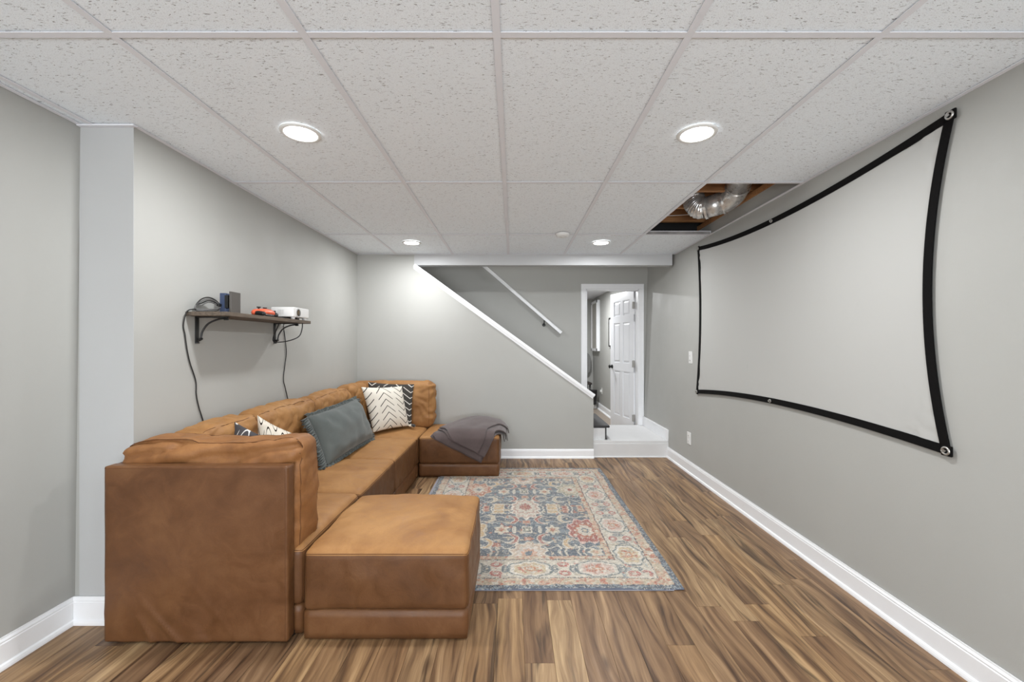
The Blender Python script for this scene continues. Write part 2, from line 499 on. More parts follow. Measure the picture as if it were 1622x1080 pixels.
# white cap board on the slope
d = Vector((cap1[0] - cap0[0], cap1[1] - cap0[1])); L = d.length; d.normalize(); nrm = Vector((-d.y, d.x))
if nrm.y < 0: nrm = -nrm
a = Vector(cap0) + d * 0.0; b = Vector(cap1) + d * 0.012
lo = -0.012; hi = 0.018
bm = bmesh.new()
prism(bm, [tuple(a + nrm * lo), tuple(b + nrm * lo), tuple(b + nrm * hi), tuple(a + nrm * hi)], 'y', YB - 0.018, YB + .118)
bmesh.ops.bevel(bm, geom=bm.edges[:], offset=0.003, segments=2, affect='EDGES')
prism(bm, [tuple(a + nrm * -.036 + d * .02), tuple(b + nrm * -.036), tuple(b + nrm * lo), tuple(a + nrm * lo)], 'y', YB - 0.008, YB)
tag(mk('trim_3', bm, M_TRIM, recentre=False), kind=WL)
# far wall behind the stairs, with the doorway in it
DX0, DX1, DZ = 0.955, 1.654, 1.975
bm = bmesh.new()
box(bm, -2.2, DX0, YF, YF + .12, -0.02, 3.3)
box(bm, DX0, DX1, YF, YF + .12, DZ, 3.3)
box(bm, DX1, 2.0, YF, YF + .12, -0.02, 3.3)
tag(mk('wall_stair', bm, M_WALL, recentre=False), kind=WL)
tag(mk('wall_stair_end', bx(-2.3, -2.2, YB, YF + .12, -0.02, 3.3), M_WALL, recentre=False), kind=WL)
tag(mk('ceiling_stair', bx(-2.3, 2.1, YB + .02, YF + .12, 3.3, 3.35), M_WALL, recentre=False), kind=WL)
bm = bmesh.new(); box(bm, -2.2, 1.76, YB + .06, YB + .1, 2.40, 3.3); box(bm, 1.76, 2.0, YB + .06, YF, 2.335, 3.3)
tag(mk('wall_stair_upper', bm, M_WALL, recentre=False), kind=WL)
# rear wall behind the camera, with glass doors made up for the fill light
bm = bmesh.new()
box(bm, -2.25, -1.5, YR - .1, YR, -0.02, 2.4); box(bm, 1.5, 2.0, YR - .1, YR, -0.02, 2.4); box(bm, -1.5, 1.5, YR - .1, YR, 2.12, 2.4)
tag(mk('wall_rear', bm, M_WALL, recentre=False), kind=WL)
bm = bmesh.new()
for x0, x1 in ((-1.5, -1.44), (1.44, 1.5), (-0.04, 0.04)): box(bm, x0, x1, YR - .08, YR - .02, 0, 2.12)
box(bm, -1.5, 1.5, YR - .08, YR - .02, 2.06, 2.12); box(bm, -1.5, 1.5, YR - .08, YR - .02, 0, .06)
tag(mk('added_window_1', bm, M_TRIM, recentre=False), kind=WL)

# hall beyond the doorway
HX = 1.652
bm = bmesh.new()
box(bm, HX, HX + .12, YF + .121, 8.82, -0.02, 2.3)
tag(mk('wall_hall_right', bm, M_WALL, recentre=False), kind=WL)
tag(mk('wall_hall_back', bx(-0.5, HX + .12, 8.70, 8.82, -0.02, 2.3), M_WALL, recentre=False), kind=WL)
tag(mk('wall_hall_left', bx(-0.5, -0.4, YF + .121, 8.70, -0.02, 2.3), M_WALL, recentre=False), kind=WL)
tag(mk('ceiling_hall', bx(-0.5, HX + .12, YF + .121, 8.82, 2.17, 2.25), M_GRID, recentre=False), kind=WL)

# ------------------------------------------------------------------ baseboards: board, moulded top, shoe
def base_profile(h=0.118, t=0.013, shoe=0.017):
    return [(0, 0), (shoe + t * .6, 0), (shoe + t * .55, .008), (t + shoe * .45, .017), (t, .021), (t, h * .80), (t * .8, h * .83), (t * .85, h * .88), (t * .45, h * .95), (t * .4, h), (0, h)]
def baseboard(name, side, a0, a1, wallpos, z=0.0, h=0.118, shoe=0.017):
    bm = bmesh.new(); pr = base_profile(h, shoe=shoe)
    if side == 'left': prism(bm, [(wallpos + p, z + q) for p, q in pr], 'y', a0, a1)
    if side == 'right': prism(bm, [(wallpos - p, z + q) for p, q in pr], 'y', a0, a1)
    if side == 'back': prism(bm, [(wallpos - p, z + q) for p, q in pr], 'x', a0, a1)
    return tag(mk(name, bm, M_TRIM, recentre=False), kind=WL)
baseboard('baseboard_left', 'left', YR, 1.885, xl(0))
baseboard('baseboard_pier', 'back', -1.975, -1.690, 1.885)
baseboard('baseboard_back', 'back', -.875, 0.880, YB, h=0.10)
baseboard('baseboard_right', 'right', YR, 4.628, xr(0.05))
baseboard('baseboard_hall', 'right', YF + .13, 8.7, HX, shoe=0.03)

# ------------------------------------------------------------------ suspended ceiling
ceiling = thing('ceiling', None, None, (0, 0, CZ)); ceiling['kind'] = WL
GX = [-1.882 + .61 * k for k in range(7)]          # ... 1.168, 1.778
GX0 = [-1.95] + GX[:-1] + [1.772]
GY = [1.328 + 1.217 * k for k in range(-4, 3)] + [YB]
GY = [YR] + GY
def tile_obj(x0, x1, y0, y1):
    o = mk('ceiling_tile', bx(x0, x1, y0, y1, CZ + .0042, CZ + .020), M_TILE, ceiling)
HOLE = (GX[5], 2.545)
for i in range(len(GX0) - 1):
    for j in range(len(GY) - 1):
        x0, x1, y0, y1 = GX0[i], GX0[i + 1], GY[j], GY[j + 1]
        if x0 < -1.90 and y1 > 1.9:
            if y0 > 1.9: continue
            y1 = 1.884
        if i == 1 and y0 > 1.3:
            # the pier cuts this column back to the far left wall
            if y0 < 1.88: tile_obj(x0 + .001, -1.705, y0 + .001, 1.884); y0c = 1.888
            else: y0c = y0
            tile_obj(-1.705, x1 - .001, (y0 if y0 < 1.88 else y0c) + .001, y1 - .001)
            continue
        if abs(x0 - 1.168) < .01 and abs(y0 - 2.545) < .01: continue      # the missing tile
        tile_obj(x0 + .001, x1 - .001, y0 + .001, y1 - .001)
def bar(bm, x0, x1, y0, y1):
    box(bm, x0, x1, y0, y1, CZ - .0012, CZ + .0012)
for xg in GX[:-1]:
    y1 = YB if xg > -1.7 else 1.885
    segs = [YR, -1.9, 1.14, y1] if y1 > 2 else [YR, -1.9, y1]
    for a, b in zip(segs[:-1], segs[1:]):
        bm = bmesh.new(); bar(bm, xg - .0122, xg + .0122, a + .0006, b - .0006)
        box(bm, xg - .001, xg + .001, a, b, CZ + .0016, CZ + .035)
        mk('grid_runner', bm, M_GRID, ceiling)
for yg in GY[1:-1]:
    for a, b in zip(GX0[:-1], GX0[1:]):
        if yg > 1.9:
            if b < -1.85: continue
            a = max(a, -1.706)
        bm = bmesh.new(); bar(bm, a + .0124, b - .0124, yg - .0118, yg + .0118)
        box(bm, a, b, yg - .001, yg + .001, CZ + .0016, CZ + .035)
        mk('grid_cross_tee', bm, M_GRID, ceiling)
# wall angle
for args in ((1.752, 1.772, YR, 4.59), (-1.708, -1.688, 1.886, YB), (-1.944, -1.924, YR, 1.886)):
    mk('wall_angle', bx(args[0], args[1], args[2], args[3], CZ - .0014, CZ + .0012), M_GRID, ceiling)
mk('wall_angle', bx(-1.944, -1.69, 1.866, 1.886, CZ - .006, CZ + .0012), M_GRID, ceiling)
mk('wall_angle', bx(-1.70, 1.742, YB - .016, YB, CZ - .0014, CZ + .0012), M_GRID, ceiling)

def wood_mat(name, a, b, sc=(2, 30, 30)):
    t = NT(name); cd = t.mapping(t.coord(), sc)
    n1 = t.noise(cd, 2.0, 4, 0.6, 0.6)
    t.col(t.ramp(n1, [(0.3, a), (0.7, b)])); t.rough(0.75); t.bump(n1, 0.2, 0.003)
    return t.m
M_JOIST = wood_mat('joist_lumber', srgb(150, 104, 66), srgb(190, 140, 92))
M_SUB = wood_mat('subfloor_board', srgb(120, 86, 60), srgb(160, 120, 86))
for yj in (2.30, 2.70, 3.11, 3.50, 3.90):
    mk('floor_joist', bx(0.2, 2.3, yj, yj + .038, 2.385, 2.62, bev=0.002), M_JOIST, ceiling)
mk('subfloor', bx(-2.3, 2.4, YR - .1, YB + .06, 2.62, 2.64), M_SUB, ceiling)
mk('sill_plate', bx(1.765, 1.90, YR, 5.5, 2.336, 2.375), M_JOIST, ceiling)
mk('outer_boarding', bx(2.3, 2.33, YR, 5.5, 2.2, 2.62), M_SUB, ceiling)
mk('dark_void_box', bx(0.5, 2.28, 4.03, 4.13, 2.34, 2.62), M_BLACK, ceiling)  # black box standing in for the darkness above the far tiles
mk('dark_void_skirt', bx(0.5, 1.764, 4.03, 4.04, 2.25, 2.345), M_BLACK, ceiling)  # the same painted darkness, carried down to the tiles
mk('plenum_partition', bx(-2.2, 2.3, YB + .02, YB + .05, 2.40, 2.62), M_SUB, ceiling)
mk('furnace_wire', tube(bmesh.new(), [(0.9, 3.72, 2.40), (1.3, 3.74, 2.39), (1.6, 3.72, 2.398), (1.76, 3.7, 2.40)], .003, 6), M_PLASTIC, ceiling)
mk('tile_edge', bx(1.175, 1.762, 3.757, 3.762, CZ + .0016, CZ + .028), plain('mineral_edge', srgb(150, 148, 146), 0.9, bump=0.8, bscale=300, var=0.3), ceiling)

# silver duct in the hole
t = NT('galvanised_steel'); cd = t.coord()
t.col(t.ramp(t.noise(cd, 14, 4, 0.6, 1.5), [(0.35, srgb(196, 194, 192)), (0.65, srgb(236, 234, 230))]))
t.b.inputs['Metallic'].default_value = 0.75; t.rough(t.ramp(t.noise(cd, 20, 4), [(0.3, (0.22,) * 3), (0.7, (0.42,) * 3)])); t.bump(t.noise(cd, 18, 2), 0.25, 0.01)
M_DUCT = t.m
duct = thing('air_duct', 'round silver metal air duct elbow seen through the missing ceiling tile', 'duct', (1.62, 3.25, 2.235))
R = 0.083
mk('duct_pipe', cyl(bmesh.new(), (1.575, 2.78, 2.515), (1.655, 3.10, 2.405), R, seg=40), M_DUCT, duct, True)
bm = bmesh.new(); tube(bm, [(1.650, 3.08, 2.412), (1.662, 3.15, 2.385), (1.65, 3.21, 2.36), (1.62, 3.25, 2.34)], R + .002, 40, 5)
mk('elbow', bm, M_DUCT, duct, True, auto=0.6)
mk('duct_pipe', cyl(bmesh.new(), (1.625, 3.246, 2.342), (1.515, 3.325, 2.325), R, seg=40), M_DUCT, duct, True)
for c0, c1 in (((1.651, 3.085, 2.410), (1.655, 3.10, 2.405)), ((1.63, 3.243, 2.343), (1.618, 3.251, 2.341)), ((1.53, 3.314, 2.327), (1.515, 3.325, 2.325))):
    mk('joint_band', cyl(bmesh.new(), c0, c1, R + .006, seg=40), M_DUCT, duct, True, auto=0.6)
bm = bmesh.new()
tube(bm, [(1.52, 3.322, 2.326), (1.485, 3.345, 2.335), (1.46, 3.37, 2.38), (1.455, 3.39, 2.44), (1.46, 3.40, 2.52)], R, 36, 14, rfun=lambda s: R * (0.98 + 0.045 * math.sin(s * 110)))
for v in bm.verts: v.co += Vector((mnoise.noise(v.co * 22), mnoise.noise(v.co * 22 + Vector((5, 5, 5))), mnoise.noise(v.co * 25 + Vector((1, 9, 3))))) * .010
tag(mk('flex_sleeve', bm, M_DUCT, duct, True), 'crinkled foil flex sleeve')

# ------------------------------------------------------------------ recessed lamps and smoke alarm
M_LENS = emis('lamp_lens', (1, 0.985, 0.96, 1), 9.0)
LAMPS = [(-.985, 1.945, 'round white recessed ceiling light, large one above the near end of the sofa'),
         (.853, 1.949, 'round white recessed ceiling light, large one nearest the projection screen'),
         (-.981, 4.05, 'round white recessed ceiling light, small far one above the sofa corner'),
         (.847, 4.05, 'round white recessed ceiling light, small far one beside the smoke alarm'),
         (-.985, -.16, None), (.853, -.16, None), (-.985, -2.2, None), (.853, -2.2, None)]
for lx, ly, lab in LAMPS:
    t_ = thing('ceiling_light', lab or ('round white recessed ceiling light %s behind the camera, %s row' % ('just' if ly > -1 else 'far', 'sofa side' if lx < 0 else 'screen side')), 'ceiling light', (lx, ly, CZ), 'recessed ceiling lights')
    bm = bmesh.new(); lathe(bm, [(.070, CZ - .001), (.071, CZ - .007), (.078, CZ - .008), (.088, CZ - .005), (.090, CZ - .0008), (.070, CZ - .0009)], (lx, ly), 48)
    mk('trim_ring', bm, M_PLASTIC, t_, True)
    bm = bmesh.new(); lathe(bm, [(0, CZ - .0120), (.03, CZ - .0115), (.055, CZ - .0095), (.0705, CZ - .006), (.0705, CZ - .002)], (lx, ly), 48)
    mk('lens', bm, M_LENS, t_, True)
    area_light('lamp_glow', (lx, ly, CZ - .0135), (0, 0, 0), .13, .13, LAMP_W, (0.97, 0.985, 1.0), 'DISK', t_)
# unseen lamps added to brighten the hall and the stairwell
for lx, ly, lz, w, lab in ((0.95, 6.9, 2.17, 38, 'unseen round white ceiling light added inside the hall beyond the white door'),):
    t_ = thing('ceiling_light', lab, 'ceiling light', (lx, ly, lz), None)  # the added, unseen hall light
    bm = bmesh.new(); lathe(bm, [(0, lz - .012), (.06, lz - .010), (.07, lz - .005), (.09, lz - .004), (.09, lz)], (lx, ly), 32)
    mk('lens', bm, M_LENS, t_, True)
    area_light('lamp_glow', (lx, ly, lz - .014), (0, 0, 0), .14, .14, w, (0.97, 0.985, 1.0), 'DISK', t_)
area_light('stairwell_fill', (0.0, 5.05, 3.2), (0, 0, 0), 1.8, .7, 6.5, (1, .98, .95))  # added fill with no fixture, lifts the wall behind the stairs
sm = thing('smoke_alarm', 'round white smoke alarm on the ceiling tile near the far right light', 'smoke alarm', (.437, 3.725, CZ))
bm = bmesh.new(); lathe(bm, [(0, CZ - .030), (.035, CZ - .030), (.052, CZ - .024), (.060, CZ - .010), (.062, CZ - .0008)], (.437, 3.725), 40); mk('housing', bm, M_PLASTIC, sm, True)
bm = bmesh.new(); lathe(bm, [(0, CZ - .034), (.012, CZ - .034), (.014, CZ - .0295)], (.437, 3.725), 24); mk('test_button', bm, M_PLASTIC, sm, True)


# ------------------------------------------------------------------ staircase and landing
st = thing('staircase', 'basement staircase with white landing and black treads behind the sloping knee wall', 'stairs', (1.3, 5.0, 0.0))
mk('landing', bx(0.866, 1.722, 4.630, YF, 0.0, 0.181, bev=0.003), M_LAND, st)
mk('landing_apron', bx(0.882, 1.716, 4.622, 4.630, 0.0, 0.150), M_LAND, st)
mk('shoe_moulding', bx(0.882, 1.69, 4.612, 4.622, 0.0, 0.012, bev=0.003), M_TRIM, st)
nx, nz = 1.08, 0.335
RISE, RUN = 0.182, 0.252
for k in range(11):
    xk = nx - RUN * k; zk = nz + (RISE * k)
    bm = bx(xk - .285, xk, YB + .105, YF - .001, zk - .026, zk, bev=0.004)
    mk('tread', bm, M_TREAD, st)
    z0 = 0.181 if k == 0 else zk - RISE
    mk('riser', bx(xk - .052, xk - .036, YB + .105, YF - .001, z0, zk - .026), M_TREAD if k == 0 else M_LAND, st)
mk('stringer_face', bx(0.79, nx - .053, YB + .101, YB + .105, 0.181, nz - .027), M_LAND, st)
mk('riser_foot', bx(nx - .057, nx - .026, YB + .095, YB + .125, 0.181, .186), M_BLACK, st)
bm = bmesh.new()
prof = [(0.80, 0.181), (1.03, 0.181), (1.03, 0.32), (-1.74, 2.34), (-1.74, 2.04)]
bm.free()
for q in (0.945, 0.985):
    mk('screw_head', cyl(bmesh.new(), (q, YB + .101, .20), (q, YB + .0995, .20), .003, seg=10), M_NICKEL, st)
# baseboard on the landing
tag(mk('baseboard_landing', bx(1.695, 1.722, 4.632, YF - .016, 0.181, 0.300, bev=0.002), M_TRIM, recentre=False), kind=WL)

# handrail on the far wall
hr = thing('handrail', 'white wooden handrail on a black bracket above the stairs', 'handrail', (0.2, YF, 1.3))
yh = YF - .065
def on(px, py, y): return Vector(((px - 813) * y / F_PX, y, EYE - (py - 544.5) * y / F_PX))
p0 = on(700, 364, yh); p1 = on(889, 527, yh)
dd = (p1 - p0).normalized(); up = Vector((-dd.z, 0, dd.x));
if up.z < 0: up = -up
bm = bmesh.new()
prf = [(-.022, -.020), (.022, -.020), (.022, .012), (.012, .020), (-.012, .020), (-.022, .012)]
A = [bm.verts.new(p0 + up * b_ + Vector((0, a_, 0))) for a_, b_ in prf]; B = [bm.verts.new(p1 + up * b_ + Vector((0, a_, 0))) for a_, b_ in prf]
bm.faces.new(A); bm.faces.new(B[::-1])
for i in range(6): bm.faces.new((A[i], B[i], B[(i + 1) % 6], A[(i + 1) % 6]))
bmesh.ops.recalc_face_normals(bm, faces=bm.faces)
mk('rail', bm, M_TRIM, hr)
for (bx_, by_) in ((862, 506), (722, 386)):
    q = on(bx_, by_, yh)
    bm = bmesh.new()
    tube(bm, [q + Vector((0, 0, -.012)), q + Vector((0, .004, -.045)), q + Vector((0, .03, -.065)), q + Vector((0, .062, -.068))], .007, 8, 5)
    cyl(bm, q + Vector((0, .058, -.068)), q + Vector((0, .065, -.068)), .022, seg=18)
    mk('wall_bracket', bm, M_BLACK, hr, True, auto=0.7)

# ------------------------------------------------------------------ doorway: casing, jamb, six-panel door
bm = bmesh.new()
cw = 0.062; fy = YF - .016
def casing(bm, x0, x1, z0, z1):
    box(bm, x0, x1, fy, YF, z0, z1, bev=0.003)
casing(bm, DX0 - cw, DX0 + .004, 0.181, DZ - .0045)
casing(bm, DX1 - .004, DX1 + cw, 0.181, DZ - .0045)
casing(bm, DX0 - cw, DX1 + cw, DZ - .004, DZ + cw)
box(bm, DX0 - cw, DX0 - cw + .014, fy - .006, fy, 0.181, DZ + cw - .0145, bev=0.002)
box(bm, DX1 + cw - .014, DX1 + cw, fy - .006, fy, 0.181, DZ + cw - .0145, bev=0.002)
box(bm, DX0 - cw, DX1 + cw, fy - .006, fy, DZ + cw - .014, DZ + cw, bev=0.002)
tag(mk('trim_4', bm, M_TRIM, recentre=False), kind=WL)
bm = bmesh.new()
box(bm, DX0, DX0 + .018, YF - .002, YF + .13, 0, DZ); box(bm, DX1 - .010, DX1, YF - .002, YF + .13, 0, DZ); box(bm, DX0, DX1, YF - .002, YF + .13, DZ - .018, DZ)
box(bm, DX0 + .018, DX0 + .028, YF + .05, YF + .085, 0, DZ - .018)
tag(mk('trim_5', bm, M_TRIM, recentre=False), kind=WL)
# door leaf: hinge at right jamb, free edge inside the hall
hinge = Vector((1.640, 5.665, 0)); free = Vector((1.482, 6.33, 0))
wd = (free - hinge).length; ux = (free - hinge).normalized(); un = Vector((ux.y, -ux.x, 0))
if un.x > 0: un = -un                    # normal of the face turned to the camera
dz0, dz1 = 0.01, 1.985
door = thing('door_1', None, None, hinge); door['kind'] = WL
def DP(s, d_, z): return hinge + ux * s + un * d_ + Vector((0, 0, z))
def dbox(bm, s0, s1, d0, d1, z0, z1, bev=0.0):
    r = bmesh.ops.create_cube(bm, size=1.0); vs = r['verts']
    for v in vs:
        v.co = DP(s0 if v.co.x < 0 else s1, d0 if v.co.y < 0 else d1, z0 if v.co.z < 0 else z1)
    if bev: bmesh.ops.bevel(bm, geom=list({e for v in vs for e in v.link_edges}), offset=bev, segments=2, affect='EDGES')
bm = bmesh.new()
sl = [(0, .11), (.11 + .19, .11 + .19 + .085), (wd - .11, wd)]
c0, c1 = .11, (wd - .085) / 2; c2, c3 = (wd + .085) / 2, wd - .11
dbox(bm, 0, c0, -.017, .017, dz0, dz1); dbox(bm, c1, c2, -.017, .017, dz0, dz1); dbox(bm, c3, wd, -.017, .017, dz0, dz1)
rails = [(dz0, .22), (.86, .98), (1.55, 1.65), (1.86, dz1)]
for z0, z1 in rails: dbox(bm, 0, wd, -.0168, .0168, z0, z1)
leaf = mk('door_leaf', bm, M_DOOR, door)
for (sa, sb) in ((c0, c1), (c2, c3)):
    for (za, zb) in ((.22, .86), (.98, 1.55), (1.65, 1.86)):
        bm = bmesh.new(); dbox(bm, sa, sb, -.006, .006, za, zb)
        for sgn in (1, -1):
            # raised field
            m = .034
            o_ = [(sa + .012, za + .012), (sb - .012, za + .012), (sb - .012, zb - .012), (sa + .012, zb - .012)]
            i_ = [(sa + m, za + m), (sb - m, za + m), (sb - m, zb - m), (sa + m, zb - m)]
            O = [bm.verts.new(DP(s, .006 * sgn, z)) for s, z in o_]; I = [bm.verts.new(DP(s, .014 * sgn, z)) for s, z in i_]
            for k in range(4): bm.faces.new((O[k], O[(k + 1) % 4], I[(k + 1) % 4], I[k]))
            bm.faces.new(I)
        bmesh.ops.recalc_face_normals(bm, faces=bm.faces)
        mk('door_panel', bm, M_DOOR, door)
bm = bmesh.new(); q = wd - .055
for sgn in (1, -1):
    cyl(bm, DP(q, .017 * sgn, .913), DP(q, .024 * sgn, .913), .031, .028, 24)
    cyl(bm, DP(q, .024 * sgn, .913), DP(q, .045 * sgn, .913), .011, .013, 20)
    tube(bm, [DP(q, .043 * sgn, .913), DP(q, .052 * sgn, .913), DP(q, .062 * sgn, .913), DP(q, .072 * sgn, .913)], .02, 20, 3, rfun=lambda s: .029 * math.sqrt(max(.12, 1 - (2 * s - 1) ** 2)))
mk('door_knob', bm, M_BLACK, door, True, auto=0.6)
for hz in (.25, .98, 1.77):
    bm = bmesh.new(); dbox(bm, -.012, -.003, .004, .040, hz - .045, hz + .045, .001)
    cyl(bm, DP(-.006, .022, hz - .048), DP(-.006, .022, hz + .048), .006, seg=12)
    mk('hinge', bm, M_NICKEL, door)

# hall objects seen through the doorway
mir = thing('mirror_cabinet', 'tall narrow white framed mirror on the hall wall seen through the doorway', 'mirror', (1.62, 8.28, 1.1))
bm = bx(1.602, HX, 8.0, 8.56, 1.11, 2.09, bev=0.004); mk('cabinet_body', bm, M_TRIM, mir)
bm = bmesh.new()
for a in ((8.0, 8.05, 1.11, 2.09), (8.51, 8.56, 1.11, 2.09), (8.0, 8.56, 2.04, 2.09), (8.0, 8.56, 1.11, 1.16)): box(bm, 1.588, 1.602, a[0], a[1], a[2], a[3], bev=0.002)
mk('frame', bm, M_TRIM, mir)
mk('mirror_glass', bx(1.598, 1.601, 8.05, 8.51, 1.16, 2.04), plain('mirror_glass', srgb(168, 164, 156), 0.25, spec=0.6), mir)
pf = thing('picture_frame', 'black framed picture on the hall wall behind the white door', 'picture', (1.64, 6.95, 1.2))
bm = bmesh.new()
Y0, Y1 = 6.55, 7.17
for a in ((Y0, Y0 + .025, 1.20, 1.69), (Y1 - .03, Y1, 1.20, 1.69), (Y0, Y1, 1.665, 1.69), (Y0, Y1, 1.20, 1.225)): box(bm, 1.627, HX, a[0], a[1], a[2], a[3])
mk('frame', bm, M_BLACK, pf)
mk('mat_board', bx(1.636, 1.640, Y0 + .025, Y1 - .025, 1.225, 1.665), M_PLASTIC, pf)
ch = thing('hall_chair', 'dark seated chair with rounded grey back against the hall end wall', 'chair', (1.37, 8.4, 0))
M_GREYC = plain('grey_shell', srgb(128, 128, 126), 0.7)
mk('seat', Puff(1.14, 1.53, 8.10, 8.52, .455, .495, r=.018, wr=0).mesh(bmesh.new(), .05), plain('dark_wood', srgb(58, 50, 46), 0.5), ch, True)
bm = bmesh.new()
ring = []
for i in range(28):
    t = 2 * PI * i / 28; cx, sx_ = math.cos(t), math.sin(t)
    ring.append((1.39 + .20 * math.copysign(abs(cx) ** .55, cx), .85 + .23 * math.copysign(abs(sx_) ** .6, sx_)))
A = [bm.verts.new((a, 8.60, b)) for a, b in ring]; B = [bm.verts.new((a, 8.63, b)) for a, b in ring]
bm.faces.new(A); bm.faces.new(B[::-1])
for i in range(28): bm.faces.new((A[i], B[i], B[(i + 1) % 28], A[(i + 1) % 28]))
bmesh.ops.recalc_face_normals(bm, faces=bm.faces); mk('backrest', bm, M_GREYC, ch, True, auto=0.6)
for lx, ly in ((1.18, 8.15), (1.49, 8.15), (1.18, 8.48), (1.49, 8.48)): mk('leg', cyl(bmesh.new(), (lx, ly, 0), (lx, ly, .457), .012, .016, 12), M_BLACK, ch, True)
for lx in (1.25, 1.45): mk('back_post', tube(bmesh.new(), [(lx, 8.50, .47), (lx, 8.56, .56), (lx, 8.60, .72)], .010, 8, 5), M_BLACK, ch, True)
bn = thing('waste_bin', 'small dark bin with chrome base in the hall corner', 'bin', (1.52, 8.12, 0))
bm = bmesh.new(); lathe(bm, [(0, .10), (.07, .10), (.085, .36), (.088, .365), (.083, .365), (.07, .12)], (1.525, 8.05), 28); mk('bin_body', bm, M_TREAD, bn, True)
bm = bmesh.new(); lathe(bm, [(0, .0), (.075, .0), (.078, .03), (.06, .10), (0, .10)], (1.525, 8.05), 28); mk('bin_base', bm, M_NICKEL, bn, True)
ou = thing('hall_outlet', 'white outlet with a plug low on the hall wall beside the dark bin', 'outlet', (HX, 8.3, .33))
mk('cover_plate', bx(HX - .006, HX, 7.78, 7.85, .315, .43, bev=.002), M_PLASTIC, ou)
mk('plug', bx(HX - .035, HX - .006, 7.80, 7.84, .35, .39, bev=.006), M_PLASTIC, ou)

# ------------------------------------------------------------------ projection screen on the right wall
def on_wall(px, py):
    z = 1.3
    for _ in range(20):
        y = xr(z) * F_PX / (px - 813); z = EYE - (py - 544.5) * y / F_PX
    return y, z
scr = thing('projection_screen', 'large white projector screen with black webbing edge stretched on the right wall', 'projector screen', (xr(1.4), 2.8, .80))
TN = on_wall(1513, 180); BN = on_wall(1507, 716); TF = on_wall(1108, 393); BF = on_wall(1106, 621)
sagT, sagB, sagN, sagF = .078, .055, .085, .055
def scr_pt(s, t, off=0.012):
    """s 0 near .. 1 far, t 0 bottom .. 1 top"""
    c = (1 - s) * (1 - t) * Vector((BN[0], BN[1])) + s * (1 - t) * Vector((BF[0], BF[1])) + (1 - s) * t * Vector((TN[0], TN[1])) + s * t * Vector((TF[0], TF[1]))
    bs = 4 * s * (1 - s); bt = 4 * t * (1 - t)
    y = c.x + sagN * bt * (1 - s) - sagF * bt * s
    z = c.y + sagB * bs * (1 - t) - sagT * bs * t
    return y, z
NS, NTT = 90, 56
bm = bmesh.new(); g = []
for i in range(NS + 1):
    row = []
    for j in range(NTT + 1):
        s, t = i / NS, j / NTT
        y, z = scr_pt(s, t)
        off = .012
        for (cs, ct) in ((0, 0), (1, 0), (0, 1), (1, 1)):
            dx_, dy_ = (s - cs) * 2.3, (t - ct) * 1.37; rr = math.hypot(dx_, dy_)
            if rr < .5:
                ang = math.atan2(abs(dy_), abs(dx_)); off += .0045 * math.sin(ang * 30) * math.exp(-((rr - .16) / .12) ** 2)
        row.append(bm.verts.new((xr(z) - off, y, z)))
    g.append(row)
for i in range(NS):
    for j in range(NTT): bm.faces.new((g[i][j], g[i][j + 1], g[i + 1][j + 1], g[i + 1][j]))
t = NT('screen_cloth'); cd = t.coord()
sc_c = t.mix(t.math('MULTIPLY', t.ramp(t.noise(t.mapping(cd, (1, 5, 2.2)), 2.2, 4, 0.7), [(0.66, (0, 0, 0)), (0.75, (1, 1, 1))]), 0.10), srgb(184, 184, 181), srgb(150, 150, 150))
t.col(sc_c); t.rough(0.8); t.b.inputs['Specular IOR Level'].default_value = 0.2; t.bump(t.noise(cd, 300, 2), .1, .001)
M_SCREEN = t.m
mk('screen_cloth', bm, M_SCREEN, scr, True)
# webbing: four strips running along the curved edges
M_WEB = plain('black_webbing', srgb(14, 13, 13), 0.85, spec=0.12, bump=0.3, bscale=500)
BW = .036
def strip(fn, n=70, ext=.0):
    bm = bmesh.new(); rows = []
    for i in range(n + 1):
        s = -ext + (1 + 2 * ext) * i / n
        (y0, z0), (y1, z1) = fn(min(max(s, 0), 1))
        vs = []
        for (yy, zz, off) in ((y0, z0, .010), (y1, z1, .010), (y1, z1, .0165), (y0, z0, .0165)):
            vs.append(bm.verts.new((xr(zz) - off, yy, zz)))
        rows.append(vs)
    for a, b in zip(rows[:-1], rows[1:]):
        for k in range(4): bm.faces.new((a[k], a[(k + 1) % 4], b[(k + 1) % 4], b[k]))
    bm.faces.new(rows[0][::-1]); bm.faces.new(rows[-1])
    bmesh.ops.recalc_face_normals(bm, faces=bm.faces)
    return bm
def e_top(s): y, z = scr_pt(s, 1); return (y, z + .012), (y, z - BW + .012)
def e_bot(s): y, z = scr_pt(s, 0); return (y, z - .012), (y, z + BW - .012)
def e_near(s): y, z = scr_pt(0, s); return (y - .012, z), (y + BW - .012, z)
def e_far(s): y, z = scr_pt(1, s); return (y + .012, z), (y - BW + .012, z)
for f in (e_top, e_bot, e_near, e_far): mk('webbing', strip(f), M_WEB, scr)
